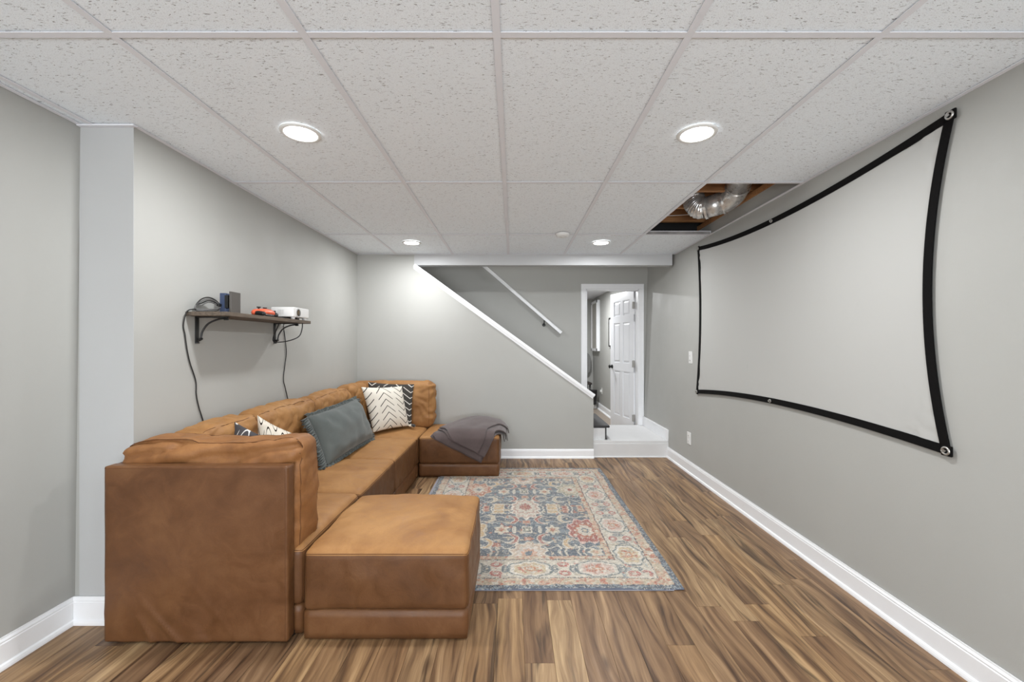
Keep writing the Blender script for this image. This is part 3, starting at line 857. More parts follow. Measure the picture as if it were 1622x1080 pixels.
for (s, tt_) in ((0, 0), (0, 1), (1, 0), (1, 1), (.505, 1), (.505, 0)):
    y, z = scr_pt(s, tt_)
    yo = {0: .004, 1: -.004}.get(s, 0); zo = {0: .004, 1: -.004}[tt_]
    y += yo; z += zo; xw = xr(z)
    r = .017 if s != .505 else .012
    if s != .505: mk('corner_tab', bx(xw - .0185, xw - .009, y - .021, y + .021, z - .021, z + .021, bev=.004), M_WEB, scr)
    bm = bmesh.new()
    ringp = [(xw - .0195, y + r * .8 * math.cos(2 * PI * k / 20), z + r * .8 * math.sin(2 * PI * k / 20)) for k in range(21)]
    tube(bm, ringp, r * .26, 6, smoothpath=False)
    mk('grommet', bm, M_NICKEL, scr, True)
    bm = bmesh.new()
    cyl(bm, (xw + .002, y, z), (xw - .026, y, z), .003, seg=10)
    cyl(bm, (xw - .026, y, z), (xw - .029, y, z), .006, seg=12)
    mk('hook', bm, M_NICKEL, scr, True, auto=.5)

# wall plates
def plate(name, label, cat, px, py, w, h):
    y, z = on_wall(px, py); xw = xr(z)
    t_ = thing(name, label, cat, (xw, y, z - h / 2))
    mk('cover_plate', bx(xw - .008, xw + .001, y - w / 2, y + w / 2, z - h / 2, z + h / 2, bev=.0025), M_PLASTIC, t_)
    return t_, xw, y, z
M_SLOT = plain('slot_grey', srgb(70, 70, 70), .6)  # dark grey for outlet slots and switch marks
t_, xw, y, z = plate('light_switch', 'white remote style wall switch plate left of the projector screen', 'light switch', 1094.5, 566, .078, .118)
mk('rocker', bx(xw - .011, xw - .007, y - .018, y + .018, z - .034, z + .034, bev=.0015), M_PLASTIC, t_)
for q in (-.012, 0, .012): mk('indicator', bx(xw - .0118, xw - .0108, y + q - .003, y + q + .003, z - .029, z - .024), M_SLOT, t_)
mk('indicator', bx(xw - .0118, xw - .0108, y - .003, y + .003, z + .012, z + .018), M_SLOT, t_)
t_, xw, y, z = plate('wall_outlet', 'white electrical outlet low on the right wall below the screen corner', 'outlet', 1092, 694, .078, .118)
for q in (-.027, .027):
    f = mk('receptacle', bx(xw - .0105, xw - .007, y - .016, y + .016, z + q - .014, z + q + .014, bev=.0015), M_PLASTIC, t_)
    for s in (-.006, .006): mk('slot', bx(xw - .0112, xw - .0104, y + s - .001, y + s + .001, z + q - .005, z + q + .005), M_SLOT, f)

# ------------------------------------------------------------------ rug: pile cells coloured cell by cell
def make_rug():
    W, Lr = 1.545, 2.065
    nx_, ny_ = 386, 516
    xc, yc = .092, 3.158
    xs = np.linspace(-W / 2, W / 2, nx_); ys = np.linspace(-Lr / 2, Lr / 2, ny_)
    X, Y = np.meshgrid(xs, ys, indexing='ij')
    rg = np.random.RandomState(4)
    def C(r, g, b): return np.array(srgb(r, g, b)[:3])
    def smooth_noise(fx, fy, seed):
        r2 = np.random.RandomState(seed); gx, gy = int(W * fx) + 3, int(Lr * fy) + 3
        G = r2.rand(gx, gy)
        u = (X + W / 2) * fx; v = (Y + Lr / 2) * fy
        i = np.floor(u).astype(int); j = np.floor(v).astype(int); fu = u - i; fv = v - j
        fu = fu * fu * (3 - 2 * fu); fv = fv * fv * (3 - 2 * fv)
        return (G[i, j] * (1 - fu) * (1 - fv) + G[i + 1, j] * fu * (1 - fv) + G[i, j + 1] * (1 - fu) * fv + G[i + 1, j + 1] * fu * fv)
    ink, navy, slate, sky = C(62, 72, 88), C(78, 90, 108), C(100, 116, 128), C(132, 148, 156)
    cream, sand, peach, rust, red, gold, sage = C(206, 197, 180), C(196, 178, 150), C(198, 150, 122), C(180, 102, 74), C(166, 82, 74), C(200, 164, 112), C(150, 152, 134)
    col = np.zeros(X.shape + (3,))
    wob = (smooth_noise(30, 30, 1) - .5) * .010
    ax = np.abs(X) + wob; ay = np.abs(Y) + (smooth_noise(30, 30, 2) - .5) * .010
    dx = W / 2 - ax; dy = Lr / 2 - ay
    d = np.minimum(dx, dy)
    # abrash field: horizontal streaks of slate blues
    st_ = smooth_noise(4, 45, 3) * .6 + smooth_noise(60, 160, 5) * .4
    f = st_[..., None]
    col[:] = navy * (1 - f) + slate * f
    m = st_ > .66; col[m] = sky * .7 + slate * .3
    def put(mask, c, p=1.0):
        k = mask & (rg.rand(*X.shape) < p); col[k] = c
    def vine(cx, cy, amp, wl, th, horiz, lo, hi, c):
        if horiz: mm = (np.abs(ay - cy - amp * np.sin(ax * 2 * PI / wl + cx)) < th) & (ax > lo) & (ax < hi)
        else: mm = (np.abs(ax - cx - amp * np.sin(ay * 2 * PI / wl + cy)) < th) & (ay > lo) & (ay < hi)
        put(mm, c, .93)
    # vines
    for cy in (.16, .24, .52, .60):
        vine(0.4, cy, .016, .11, .0055, True, .06, .44, cream)
    for cx in (.125, .25, .315, .345): vine(cx, 0, .008, .09, .006, False, 0.0, .10, cream)
    for cx in (.19, .225, .30, .335): vine(cx, 1.0, .008, .10, .0065, False, .56, .70, cream)
    # small dabs over the field
    hsh = smooth_noise(34, 34, 7); put((hsh > .80), sand, .8); put((smooth_noise(30, 24, 8) > .86), rust, .8); put((smooth_noise(26, 30, 9) > .85), sky, .8)
    def flower(cx, cy, rx, ry, n, lobe, rings, sx=None):
        """rings: [(radius fraction, colour)] outermost first; sx sign limits to one side of the rug"""
        for sX in (-1, 1):
            for sY in (-1, 1):
                if sx is not None and (sX, sY) not in sx: continue
                ex = (X - sX * cx) / rx; ey = (Y - sY * cy) / ry
                r = np.hypot(ex, ey); th = np.arctan2(ey, ex)
                rad = 1 - lobe * (0.5 + 0.5 * np.cos(th * n))
                q = r / rad + (smooth_noise(70, 70, 11) - .5) * .12
                for fr, c in rings:
                    if c is None: continue
                    put(q < fr, c, .94)
                # inner little petals
                rr_ = (np.abs(q - .66) < .07) & (np.cos(th * n * 1.5) > .2); put(rr_, cream, .7)
    R_red = [(1, C(214, 180, 166)), (.91, red), (.60, rust), (.44, cream), (.20, slate), (.09, sand)]
    R_or = [(1, C(214, 190, 160)), (.91, rust), (.66, peach), (.44, cream), (.20, slate)]
    R_bg = [(1, cream), (.90, sage), (.70, sand), (.42, cream), (.18, red)]
    R_cr = [(1, C(216, 206, 190)), (.86, C(190, 150, 136)), (.72, cream), (.40, red), (.16, rust)]
    flower(.385, .37, .128, .20, 8, .20, R_red, [(1, -1)])
    flower(.385, .41, .125, .17, 8, .22, R_or, [(-1, 1)])
    flower(.385, .41, .125, .17, 8, .22, R_bg, [(1, 1)])
    flower(.385, .37, .125, .20, 8, .20, [(1, cream), (.9, gold), (.6, sand), (.4, cream), (.2, rust)], [(-1, -1)])
    flower(0, .03, .115, .17, 10, .20, R_cr)
    flower(0, .68, .125, .16, 10, .22, [(1, cream), (.88, C(198, 172, 150)), (.66, C(206, 196, 184)), (.42, peach), (.2, slate)])
    flower(.17, .36, .055, .075, 6, .35, [(1, cream), (.66, sand), (.36, rust)])
    flower(0, .36, .045, .065, 4, .3, [(1, cream), (.72, ink), (.5, sage), (.25, cream)])
    flower(.085, .36, .020, .055, 2, .3, [(1, cream)])
    flower(.20, .03, .055, .085, 4, .3, [(1, cream), (.8, gold), (.4, sand)])
    flower(.295, .02, .028, .045, 4, .25, [(1, peach), (.6, red)])
    flower(.41, .02, .03, .055, 4, .25, [(1, sand), (.6, rust)])
    flower(0, .24, .035, .035, 4, .35, [(1, peach), (.5, rust)])
    flower(0, .49, .030, .030, 4, .35, [(1, rust), (.5, peach)])
    flower(.40, .66, .05, .05, 5, .3, [(1, cream), (.7, sand), (.4, peach)])
    # crescents
    for cx, cy, c in ((.11, .20, red), (.11, .49, red), (.27, .55, gold), (.27, .18, sand)):
        e1 = np.hypot((ax - cx) / .048, (ay - cy) / .062); e2 = np.hypot((ax - cx - .022) / .045, (ay - cy) / .055)
        put((e1 < 1.15) & (e2 > .95), cream, .9); put((e1 < 1) & (e2 > 1.08), c, .93)
    # inner guard, main border, outer guard, edge
    G1, G2, G3, G4 = .325, .282, .092, .034
    m = d < G1; put(m, sand, 1.0)
    put(m & (smooth_noise(55, 55, 21) > .52), peach, .9); put(m & (smooth_noise(50, 50, 22) > .70), rust, .85); put(m & (smooth_noise(60, 60, 23) > .82), cream, .9)
    m = d < G2 + .008; put(m, ink, .75)
    m = d < G2; put(m, cream, 1.0)
    n1 = smooth_noise(48, 48, 24); put(m & (n1 > .72), C(190, 178, 156), .8); put(m & (smooth_noise(40, 40, 25) > .84), sky, .7); put(m & (smooth_noise(36, 42, 26) > .87), C(192, 126, 112), .85)
    # medallions along the border: coordinates along the band
    mid = (G2 + G3) / 2; hw = (G2 - G3) / 2
    vert = dx < dy
    along = np.where(vert, np.abs(Y), np.abs(X)); acr = np.where(vert, dx, dy) - mid
    per = np.where(vert, .405, .375)
    ph = np.where(vert, .12, .0)
    a_ = (along + ph) / per; idx = np.floor(a_ + .5); fa = (a_ - idx) * per
    band = (d < G2) & (d > G3)
    e = np.hypot(fa / .115, acr / (hw * .80)) + .06 * np.cos(np.arctan2(acr, fa) * 8)
    odd = (idx % 2) == 0
    put(band & (e < 1.12) & (e > .98), np.where(True, C(112, 126, 130), 0), .85)
    put(band & (e < .98), C(212, 204, 190), .9)
    put(band & (e < .80) & odd, C(200, 178, 140), .92); put(band & (e < .80) & ~odd, C(206, 176, 162), .92)
    put(band & (e < .62) & (smooth_noise(60, 60, 27) > .55), C(190, 112, 86), .9); put(band & (e < .62) & (smooth_noise(60, 60, 28) > .68), cream, .9)
    put(band & (e < .30), C(196, 128, 84), .8); put(band & (e < .16), cream, .9)
    fb = (a_ - np.floor(a_) - .5) * per
    for sgn in (-1, 1):
        e = np.hypot(fb / .034, (acr - sgn * hw * .48) / .026); put(band & (e < 1), C(182, 96, 88), .8); put(band & (e < .45), cream, .9)
        e = np.hypot((np.abs(fb) - .05) / .020, (acr - sgn * hw * .1) / .03); put(band & (e < 1) & (e > .55), C(106, 120, 128), .85)
    put((d < G3 + .007) & (d > G3), ink, .7)
    m = d < G3; put(m, sand, 1.0); put(m & (smooth_noise(60, 60, 31) > .55), peach, .85); put(m & (smooth_noise(50, 50, 32) > .72), C(186, 108, 82), .85); put(m & (smooth_noise(50, 50, 33) > .80), cream, .9)
    m = d < G4; put(m, navy, 1.0); put(m & (smooth_noise(80, 80, 34) > .55), sky, .8); put(m & (smooth_noise(90, 90, 35) > .75), ink, .9)
    # worn, speckled yarn
    col2 = col * (0.80 + 0.36 * rg.rand(*X.shape))[..., None]
    wear = (rg.rand(*X.shape) < .10)[..., None]
    col2 = np.where(wear, cream * .9, col2)
    blot = ((smooth_noise(110, 110, 45) - .5) * .5 + 1.0)[..., None]; col2 = col2 * blot
    lum = col2.mean(-1, keepdims=True); col2 = lum + (col2 - lum) * .80
    fade = (0.10 + .14 * smooth_noise(5, 5, 41))[..., None]
    col2 = (col2 * (1 - fade) + C(170, 164, 154) * fade) * .90
    # geometry: gently wavy sheet with a little pile relief
    Z = .0105 + .0012 * rg.rand(*X.shape) + .0015 * (smooth_noise(3, 3, 42) - .5)
    Xw = X + xc + (smooth_noise(2, 4, 43) - .5) * .012 * (np.abs(X) / (W / 2)) ** 6
    Yw = Y + yc + (smooth_noise(5, 2, 44) - .5) * .012 * (np.abs(Y) / (Lr / 2)) ** 6
    co = np.stack([Xw, Yw, Z], -1).reshape(-1, 3)
    i = np.arange(nx_ - 1)[:, None]; j = np.arange(ny_ - 1)[None, :]
    a = (i * ny_ + j).ravel(); quads = np.stack([a, a + ny_, a + ny_ + 1, a + 1], -1)
    # skirt
    nb = co.shape[0]
    edge = [i_ * ny_ for i_ in range(nx_)] + [(nx_ - 1) * ny_ + j_ for j_ in range(1, ny_)] + [i_ * ny_ + ny_ - 1 for i_ in range(nx_ - 2, -1, -1)] + [j_ for j_ in range(ny_ - 2, 0, -1)]
    low = co[edge].copy(); low[:, 2] = .0035
    co = np.vstack([co, low]); ne = len(edge)
    sk = [(edge[k], nb + k, nb + (k + 1) % ne, edge[(k + 1) % ne]) for k in range(ne)]
    faces = quads.tolist() + sk
    base = np.array([xc, yc, 0.0])
    me = bpy.data.meshes.new('rug_pile'); me.from_pydata((co - base).tolist(), [], faces); me.update()
    ca = me.color_attributes.new('yarn', 'FLOAT_COLOR', 'POINT')
    full = np.ones((co.shape[0], 4)); full[:nb, :3] = np.clip(col2.reshape(-1, 3), 0, 1); full[nb:, :3] = C(116, 122, 140)
    ca.data.foreach_set('color', full.ravel())
    t = NT('woven_rug'); at = t.N.new('ShaderNodeVertexColor'); at.layer_name = 'yarn'
    t.col(at.outputs[0]); t.rough(.97); t.b.inputs['Specular IOR Level'].default_value = .1; t.b.inputs['Sheen Weight'].default_value = .15
    t.bump(t.noise(t.coord(), 420, 2), .4, .002)
    me.materials.append(t.m)
    for p in me.polygons: p.use_smooth = True
    rug = thing('area_rug', 'faded blue and cream patterned rug on the plank floor in front of the ottoman', 'rug', (xc, yc, 0))
    o = bpy.data.objects.new('pile', me); o.parent = rug; COL.objects.link(o)
    return rug
rug = make_rug()
bm = bx(-.70, .815, 2.122, 4.15, .0006, .0044, bev=.001)
mk('rug_pad', bm, fabric('grey_felt_pad', srgb(150, 150, 158)), rug)
bm = bmesh.new(); tube(bm, [(-.67, 2.128, .006), (0, 2.126, .0062), (.5, 2.129, .006), (.858, 2.130, .006)], .0045, 6, 12)
tube(bm, [(.864, 2.130, .006), (.866, 3.0, .006), (.863, 4.188, .006)], .0045, 6, 12)
mk('binding', bm, fabric('blue_binding', srgb(98, 104, 118)), rug)

# ------------------------------------------------------------------ sectional sofa
XB = -1.698                      # back of the sofa, against the left wall
XF = -.893                       # front edge of the seats
TOP = .372
def seat_block(t_, x0, x1, y0, y1, seed, crown=.03, front='x'):
    lower = Puff(x0 + .001, x1 - .001, y0 + .001, y1 - .001, .004, .126, r=.009, bulge=(.002, .002, 0, 0), wr=.002, seed=seed, wscale=7)
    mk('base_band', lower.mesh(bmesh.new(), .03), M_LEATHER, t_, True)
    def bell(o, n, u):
        if u[2] < -.75: o = o - Vector((n.x, n.y, 0)) * .0
        return o
    up_ = Puff(x0, x1, y0, y1, .124, TOP + .004, r=.026, bulge=(.006, .006, crown, 0), wr=.008, seed=seed + .4, wscale=5.5)
    body = mk('seat_cushion', up_.mesh(bmesh.new(), .018), M_SUEDE, t_, True)
    body.data.materials.append(M_SIDE_SHADE)
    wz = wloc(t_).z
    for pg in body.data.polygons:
        if pg.center.z + wz < TOP - .012: pg.material_index = 1  # faces below the top edge take the shaded suede copy
    z = TOP - .004; bm = bmesh.new(); e = .02
    zt = TOP + .004
    up_.line(bm, [(x0, y0 , zt - .012), (x1, y0, zt - .012), (x1, y1, zt - .012), (x0, y1, zt - .012), (x0, y0, zt - .012)])
    for (cx_, cy_) in ((x1, y0), (x1, y1)):
        up_.line(bm, [(cx_, cy_, zt - .02), (cx_, cy_, .15)])
    mk('seam', bm, M_SEAM, body, True)
    bm = bmesh.new()
    return up_
def feet(t_, x0, x1, y0, y1):
    for cx_ in (x0 + .07, x1 - .07):
        for cy_ in (y0 + .07, y1 - .07):
            mk('foot', cyl(bmesh.new(), (cx_, cy_, 0), (cx_, cy_, .022), .025, .028, 16), M_BLACK, t_, True)
def back_cushion(t_, x0, x1, y0, y1, z0, z1, seed, wr=.011, mat=None, bulge=(.018, .018, .012, 0), r=.055, stretch=(1, 1, 1), seams=(), extra=None, ws=5.0):
    c = Puff(x0, x1, y0, y1, z0, z1, r=r, bulge=bulge, wr=wr, seed=seed, wscale=ws, stretch=stretch, extra=extra)
    o = mk('back_cushion', c.mesh(bmesh.new(), .014), mat or M_SUEDE, t_, True)
    bm = bmesh.new()
    for s_ in seams: c.line(bm, s_, .0016)
    if seams: mk('seam', bm, M_SEAM, o, True)
    else: bm.free()
    return c
def foldfield(amp, fx=5.0, seed=0.0, top=.70):
    """slack creases in the hide, running slanted over the cushion"""
    def f(o, n, u):
        q = Vector((o.x * fx * .8 + o.z * 5 + seed, o.y * fx + seed * 2.3, o.z * 11 - (o.x + o.y) * 3))
        w = max(0.0, .34 - abs(mnoise.noise(q))) / .34
        w2 = max(0.0, .25 - abs(mnoise.noise(q * 1.9 + Vector((4, 1, 8))))) / .25
        k = .45 + .55 * max(0, min(1, (o.z - .5) / .25))
        return o - n * (amp * w * w * k) - n * (amp * .5 * w2 * w2 * k)
    return f
SEC = 'sectional sofa modules'
Ys = [1.741, 2.462, 3.168, 3.872, 4.575]

# near corner module
t_ = thing('sofa_corner_unit', 'tan leather corner sofa unit with its flat brown back turned to the camera', 'sofa', (-1.30, 2.1, 0), SEC)
def sag(o, n, u):
    # loose hide: slack vertical folds low on the outer back
    if n.y < -.6:
        w = max(0, 1 - (o.z - .02) / .30); fx = (o.x + 1.7) / .8
        k = max(0, 1 - abs(fx - .32) / .45)
        o = o + Vector((0, -1, 0)) * (.013 * w * k * (max(0, .30 - abs(mnoise.noise(Vector((o.x * 8 + o.z * 5, 3.1, o.z * 2.2))))) / .30) ** 2 + .0025 * mnoise.noise(Vector((o.x * 4, 1, o.z * 4))))
    return o
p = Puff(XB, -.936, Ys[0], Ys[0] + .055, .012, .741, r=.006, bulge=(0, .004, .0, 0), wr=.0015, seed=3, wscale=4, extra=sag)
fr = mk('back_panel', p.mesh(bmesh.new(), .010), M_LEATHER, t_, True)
bm = bmesh.new(); p.line(bm, [(XB, Ys[0], .733), (-.936, Ys[0], .733)], .0012); p.line(bm, [(-.946, Ys[0], .74), (-.946, Ys[0], .02)], .0012)
mk('seam', bm, M_SEAM, fr)
mk('side_panel', Puff(XB, XB + .055, Ys[0] + .056, Ys[1] - .004, .012, .741, r=.006, bulge=(0, 0, 0, 0), wr=.0015, seed=4).mesh(bmesh.new(), .04), M_LEATHER, t_, True)
seat_block(t_, XB + .057, XF - .010, Ys[0] + .058, Ys[1] - .003, 1)
feet(t_, XB, XF, Ys[0], Ys[1])
def nearshape(o, n, u):
    if o.z > .60:
        fx = (o.x + 1.69) / .76
        o = o + Vector((0, 0, -.020 * math.exp(-((fx - .0) / .10) ** 2) + .012 * math.sin(fx * 7.0 + .6)))
    if n.y < -.2 and o.z > .70:
        q = Vector((o.x * 3.2, .5, (o.z - .16 * o.x) * 16)); w = max(0, .4 - abs(mnoise.noise(q))) / .4
        o = o + Vector((0, .034, -.006)) * w * w
    return foldfield(.007, 6, 2.0)(o, n, u)
zc = .822
back_cushion(t_, -1.690, -.925, Ys[0] + .052, Ys[0] + .255, .335, zc, 7, wr=.014, mat=M_SUEDE_DIM, bulge=(.020, .012, .010, 0), r=.040, stretch=(.7, 1, 2.0), extra=nearshape,
             seams=([(-.935, Ys[0] + .075, zc), (-.925, Ys[0] + .075, .79), (-.925, Ys[0] + .075, .35)], [(-1.68, Ys[0] + .09, zc), (-.94, Ys[0] + .09, zc)], [(-.925, Ys[0] + .23, .35), (-.925, Ys[0] + .23, .78), (-.94, Ys[0] + .23, zc), (-1.6, Ys[0] + .23, zc)]), ws=5)
back_cushion(t_, XB + .03, -1.475, Ys[0] + .262, Ys[1] - .002, .39, .835, 8, seams=([(-1.475, Ys[1] - .03, .42), (-1.475, Ys[1] - .03, .835), (-1.64, Ys[1] - .03, .835)], [(-1.49, Ys[0] + .28, .835), (-1.49, Ys[1] - .02, .835)]), r=.05, extra=foldfield(.010, 6, 5.0))

# two armless modules
for k, (lab) in enumerate(('tan leather armless sofa unit under the shelf, second from the camera', 'tan leather armless sofa unit behind the slate blue ruffled pillow, third from the camera')):
    y0, y1 = Ys[k + 1], Ys[k + 2]
    t_ = thing('sofa_armless_unit', lab, 'sofa', (-1.30, (y0 + y1) / 2, 0), SEC)
    mk('back_panel', Puff(XB, XB + .055, y0 + .003, y1 - .003, .012, .741, r=.006, bulge=(0, 0, 0, 0), wr=.0015, seed=5 + k).mesh(bmesh.new(), .05), M_LEATHER, t_, True)
    seat_block(t_, XB + .057, XF, y0 + .003, y1 - .003, 2 + k)
    feet(t_, XB, XF, y0, y1)
    back_cushion(t_, XB + .035, -1.478, y0 + .004, y1 - .004, .39, .838, 11 + k, wr=.013, bulge=(.022, .006, .022, 0), seams=([(-1.478, y1 - .035, .42), (-1.478, y1 - .035, .838), (-1.64, y1 - .035, .838)], [(-1.50, y0 + .02, .838), (-1.50, y1 - .02, .838)]), r=.055, ws=6, extra=foldfield(.012, 7, 9.0 + 3 * k))

# far corner module
y0, y1 = Ys[3], Ys[4]
t_ = thing('sofa_corner_unit', 'tan leather corner sofa unit in the far corner holding the two chevron pillows', 'sofa', (-1.30, 4.2, 0), SEC)
mk('back_panel', Puff(XB, XF - .03, y1 - .05, y1, .012, .741, r=.006, bulge=(0, 0, 0, 0), wr=.0015, seed=9).mesh(bmesh.new(), .05), M_LEATHER, t_, True)
mk('side_panel', Puff(XB, XB + .055, y0 + .003, y1 - .052, .012, .741, r=.006, bulge=(0, 0, 0, 0), wr=.0015, seed=10).mesh(bmesh.new(), .05), M_LEATHER, t_, True)
seat_block(t_, XB + .057, XF, y0 + .003, y1 - .054, 5)
feet(t_, XB, XF, y0, y1)
back_cushion(t_, XB + .035, -1.49, y0 + .006, y1 - .25, .39, .850, 15, wr=.014, r=.05, ws=6, stretch=(1, 1.6, 1), extra=foldfield(.012, 7, 21.0))
def rightfolds(o, n, u):
    k = max(0, (u[0] - .55) / .45)
    o = foldfield(.007, 5, 30.0)(o, n, u)
    return o + n * (.013 * k * (.4 + abs(mnoise.noise(o * 9))) * math.sin(o.z * 62 + o.x * 34 + 7 * mnoise.noise(o * 6)))
back_cushion(t_, XB + .02, -.835, y1 - .245, y1 - .052, .385, .855, 17, wr=.010, r=.055, bulge=(.018, .022, .010, 0), extra=rightfolds, ws=5,
             seams=([(-.87, y1 - .245, .42), (-.87, y1 - .245, .80), (-.87, y1 - .245, .855), (-.87, y1 - .10, .855)],))

# ottomans
t_ = thing('ottoman', 'large tan leather ottoman in the foreground against the near sofa unit', 'ottoman', (-.54, 2.1, 0), 'ottomans')
seat_block(t_, -.886, -.190, 1.766, 2.428, 21, crown=.034); feet(t_, -.886, -.197, 1.766, 2.428)
t_ = thing('ottoman', 'tan leather ottoman at the far wall with a grey blanket over it', 'ottoman', (-.51, 4.25, 0), 'ottomans')
seat_block(t_, -.886, -.132, 3.925, 4.556, 24, crown=.028); feet(t_, -.886, -.132, 3.925, 4.556)

# ------------------------------------------------------------------ pillows
def pillow(name, label, corners, thick, mat, n=34, pinch=.05, wr=.006, seed=0, ruffle=None, ruffle_mat=None, squash=None, nflip=1):
    BL, BR, TR, TL = [Vector(c) for c in corners]
    ctr = (BL + BR + TR + TL) / 4
    ex = ((BR + TR) - (BL + TL)).normalized(); ey = ((TL + TR) - (BL + BR)).normalized(); nn = ex.cross(ey).normalized() * nflip
    def S(u, v, side):
        uu = u * (1 - pinch * (1 - v * v)); vv = v * (1 - pinch * (1 - u * u))
        a = (uu + 1) / 2; b = (vv + 1) / 2
        p = BL * (1 - a) * (1 - b) + BR * a * (1 - b) + TR * a * b + TL * (1 - a) * b
        h = thick / 2 * (max(0, 1 - abs(u) ** 2.6) ** .55) * (max(0, 1 - abs(v) ** 2.6) ** .55)
        q = p + Vector((seed, seed * 2, 0))
        edge = max(abs(u), abs(v))
        w = mnoise.noise(q * 9) * wr + mnoise.noise(q * 22) * wr * .5 * edge
        if squash: h, p = squash(u, v, h, p)
        if edge > .999: return p
        return p + nn * side * (h + w * (1 - edge ** 6)) 
    bm = bmesh.new(); uvl = bm.loops.layers.uv.new('UVMap')
    rim = {}
    for side in (1, -1):
        g = {}
        for i in range(n + 1):
            for j in range(n + 1):
                u = math.sin((i / n - .5) * PI) * .5 + (2 * i / n - 1) * .5; v = math.sin((j / n - .5) * PI) * .5 + (2 * j / n - 1) * .5
                onr = i in (0, n) or j in (0, n)
                if onr and (i, j) in rim: g[i, j] = rim[i, j]
                else:
                    g[i, j] = (bm.verts.new(S(u, v, side)), u, v)
                    if onr: rim[i, j] = g[i, j]
        for i in range(n):
            for j in range(n):
                q = [g[i, j], g[i + 1, j], g[i + 1, j + 1], g[i, j + 1]]
                if side < 0: q = q[::-1]
                f = bm.faces.new([x_[0] for x_ in q])
                for lp, x_ in zip(f.loops, q): lp[uvl].uv = ((x_[1] + 1) / 2, (x_[2] + 1) / 2)
    base = thing(name, label, 'pillow', (ctr.x, ctr.y, min(c[2] for c in corners)))
    mk('cover', bm, mat, base, True)
    if ruffle:
        # gathered frill round the edge: (side, width)
        for (side, wd_) in ruffle:
            bm = bmesh.new(); N = 150; prev = None
            for k in range(N + 1):
                s = -1.02 + 2.04 * k / N
                u, v = {'L': (-1, s), 'R': (1, s), 'T': (s, 1), 'B': (s, -1)}[side]
                p = S(max(-1, min(1, u)), max(-1, min(1, v)), 1)
                out = {'L': -ex, 'R': ex, 'T': ey, 'B': -ey}[side]
                row = []
                for m_ in range(6):
                    f_ = m_ / 5
                    wv = math.sin(k * .95 + 1.3 * math.sin(k * .21) + m_ * .25) * .016 * f_ + mnoise.noise(Vector((k * .23, m_ * .5, seed))) * .022 * f_
                    row.append(bm.verts.new(p + out * (wd_ * f_ * (1 + .25 * mnoise.noise(Vector((k * .3, seed, 7))))) + nn * wv - Vector((0, 0, 1)) * .01 * f_))
                if prev:
                    for m_ in range(5): bm.faces.new((prev[m_], row[m_], row[m_ + 1], prev[m_ + 1]))
                prev = row
            o = mk('ruffle', bm, ruffle_mat or mat, base, True)
            sol = o.modifiers.new('thick', 'SOLIDIFY'); sol.thickness = .003
    return base

pillow('ruffled_pillow', 'long slate blue pillow with ruffled edges leaning on the sofa back',
       [(-1.275, 2.87, .415), (-1.235, 3.70, .425), (-1.415, 3.79, .755), (-1.425, 2.905, .745)], .20, M_BLUE, seed=1, wr=.022, pinch=.055,
       ruffle=[('L', .070), ('T', .034), ('R', .035), ('B', .016)], nflip=1)
b_ = pillow('cream_chevron_pillow', 'cream square pillow with black chevron lines in front of the charcoal one',
       [(-1.30, 3.89, .425), (-1.045, 4.21, .425), (-1.12, 4.22, .825), (-1.425, 3.93, .845)], .13, M_CREAMCHEV, seed=2)
def tassel(parent, p, c_mat, d):
    bm = bmesh.new(); tube(bm, [Vector(p), Vector(p) + Vector(d) * .4, Vector(p) + Vector(d)], .012, 8, 5, rfun=lambda s: .006 + .009 * min(1, s * 2.2))
    mk('tassel', bm, c_mat, parent, True)
M_CREAMT = fabric('cream_yarn', srgb(220, 212, 196)); M_DARKT = fabric('charcoal_yarn', srgb(70, 68, 66))
tassel(b_, (-1.05, 4.205, .432), M_CREAMT, (.055, 0.01, -.004))
b_ = pillow('charcoal_chevron_pillow', 'charcoal square pillow with white chevron lines standing behind the cream one',
       [(-1.45, 4.21, .43), (-1.02, 4.215, .435), (-1.012, 4.285, .838), (-1.478, 4.27, .862)], .09, M_DARKCHEV, seed=3)
tassel(b_, (-1.02, 4.205, .44), M_DARKT, (.035, -.02, -.010))
pillow('charcoal_arc_pillow', 'charcoal pillow with white curved marks peeking over the near sofa back',
       [(-1.44, 2.08, .43), (-1.10, 2.06, .42), (-1.10, 2.15, .70), (-1.485, 2.235, .835)], .09, M_DARKARC, seed=4, wr=.010)
b_ = pillow('cream_dash_pillow', 'crumpled cream pillow with black dashes beside the small charcoal pillow',
       [(-1.40, 2.29, .44), (-1.155, 2.40, .435), (-1.30, 2.455, .73), (-1.455, 2.385, .845)], .12, M_CREAMARC, seed=5, wr=.028)
tassel(b_, (-1.15, 2.40, .445), M_CREAMT, (.012, -.01, .03))

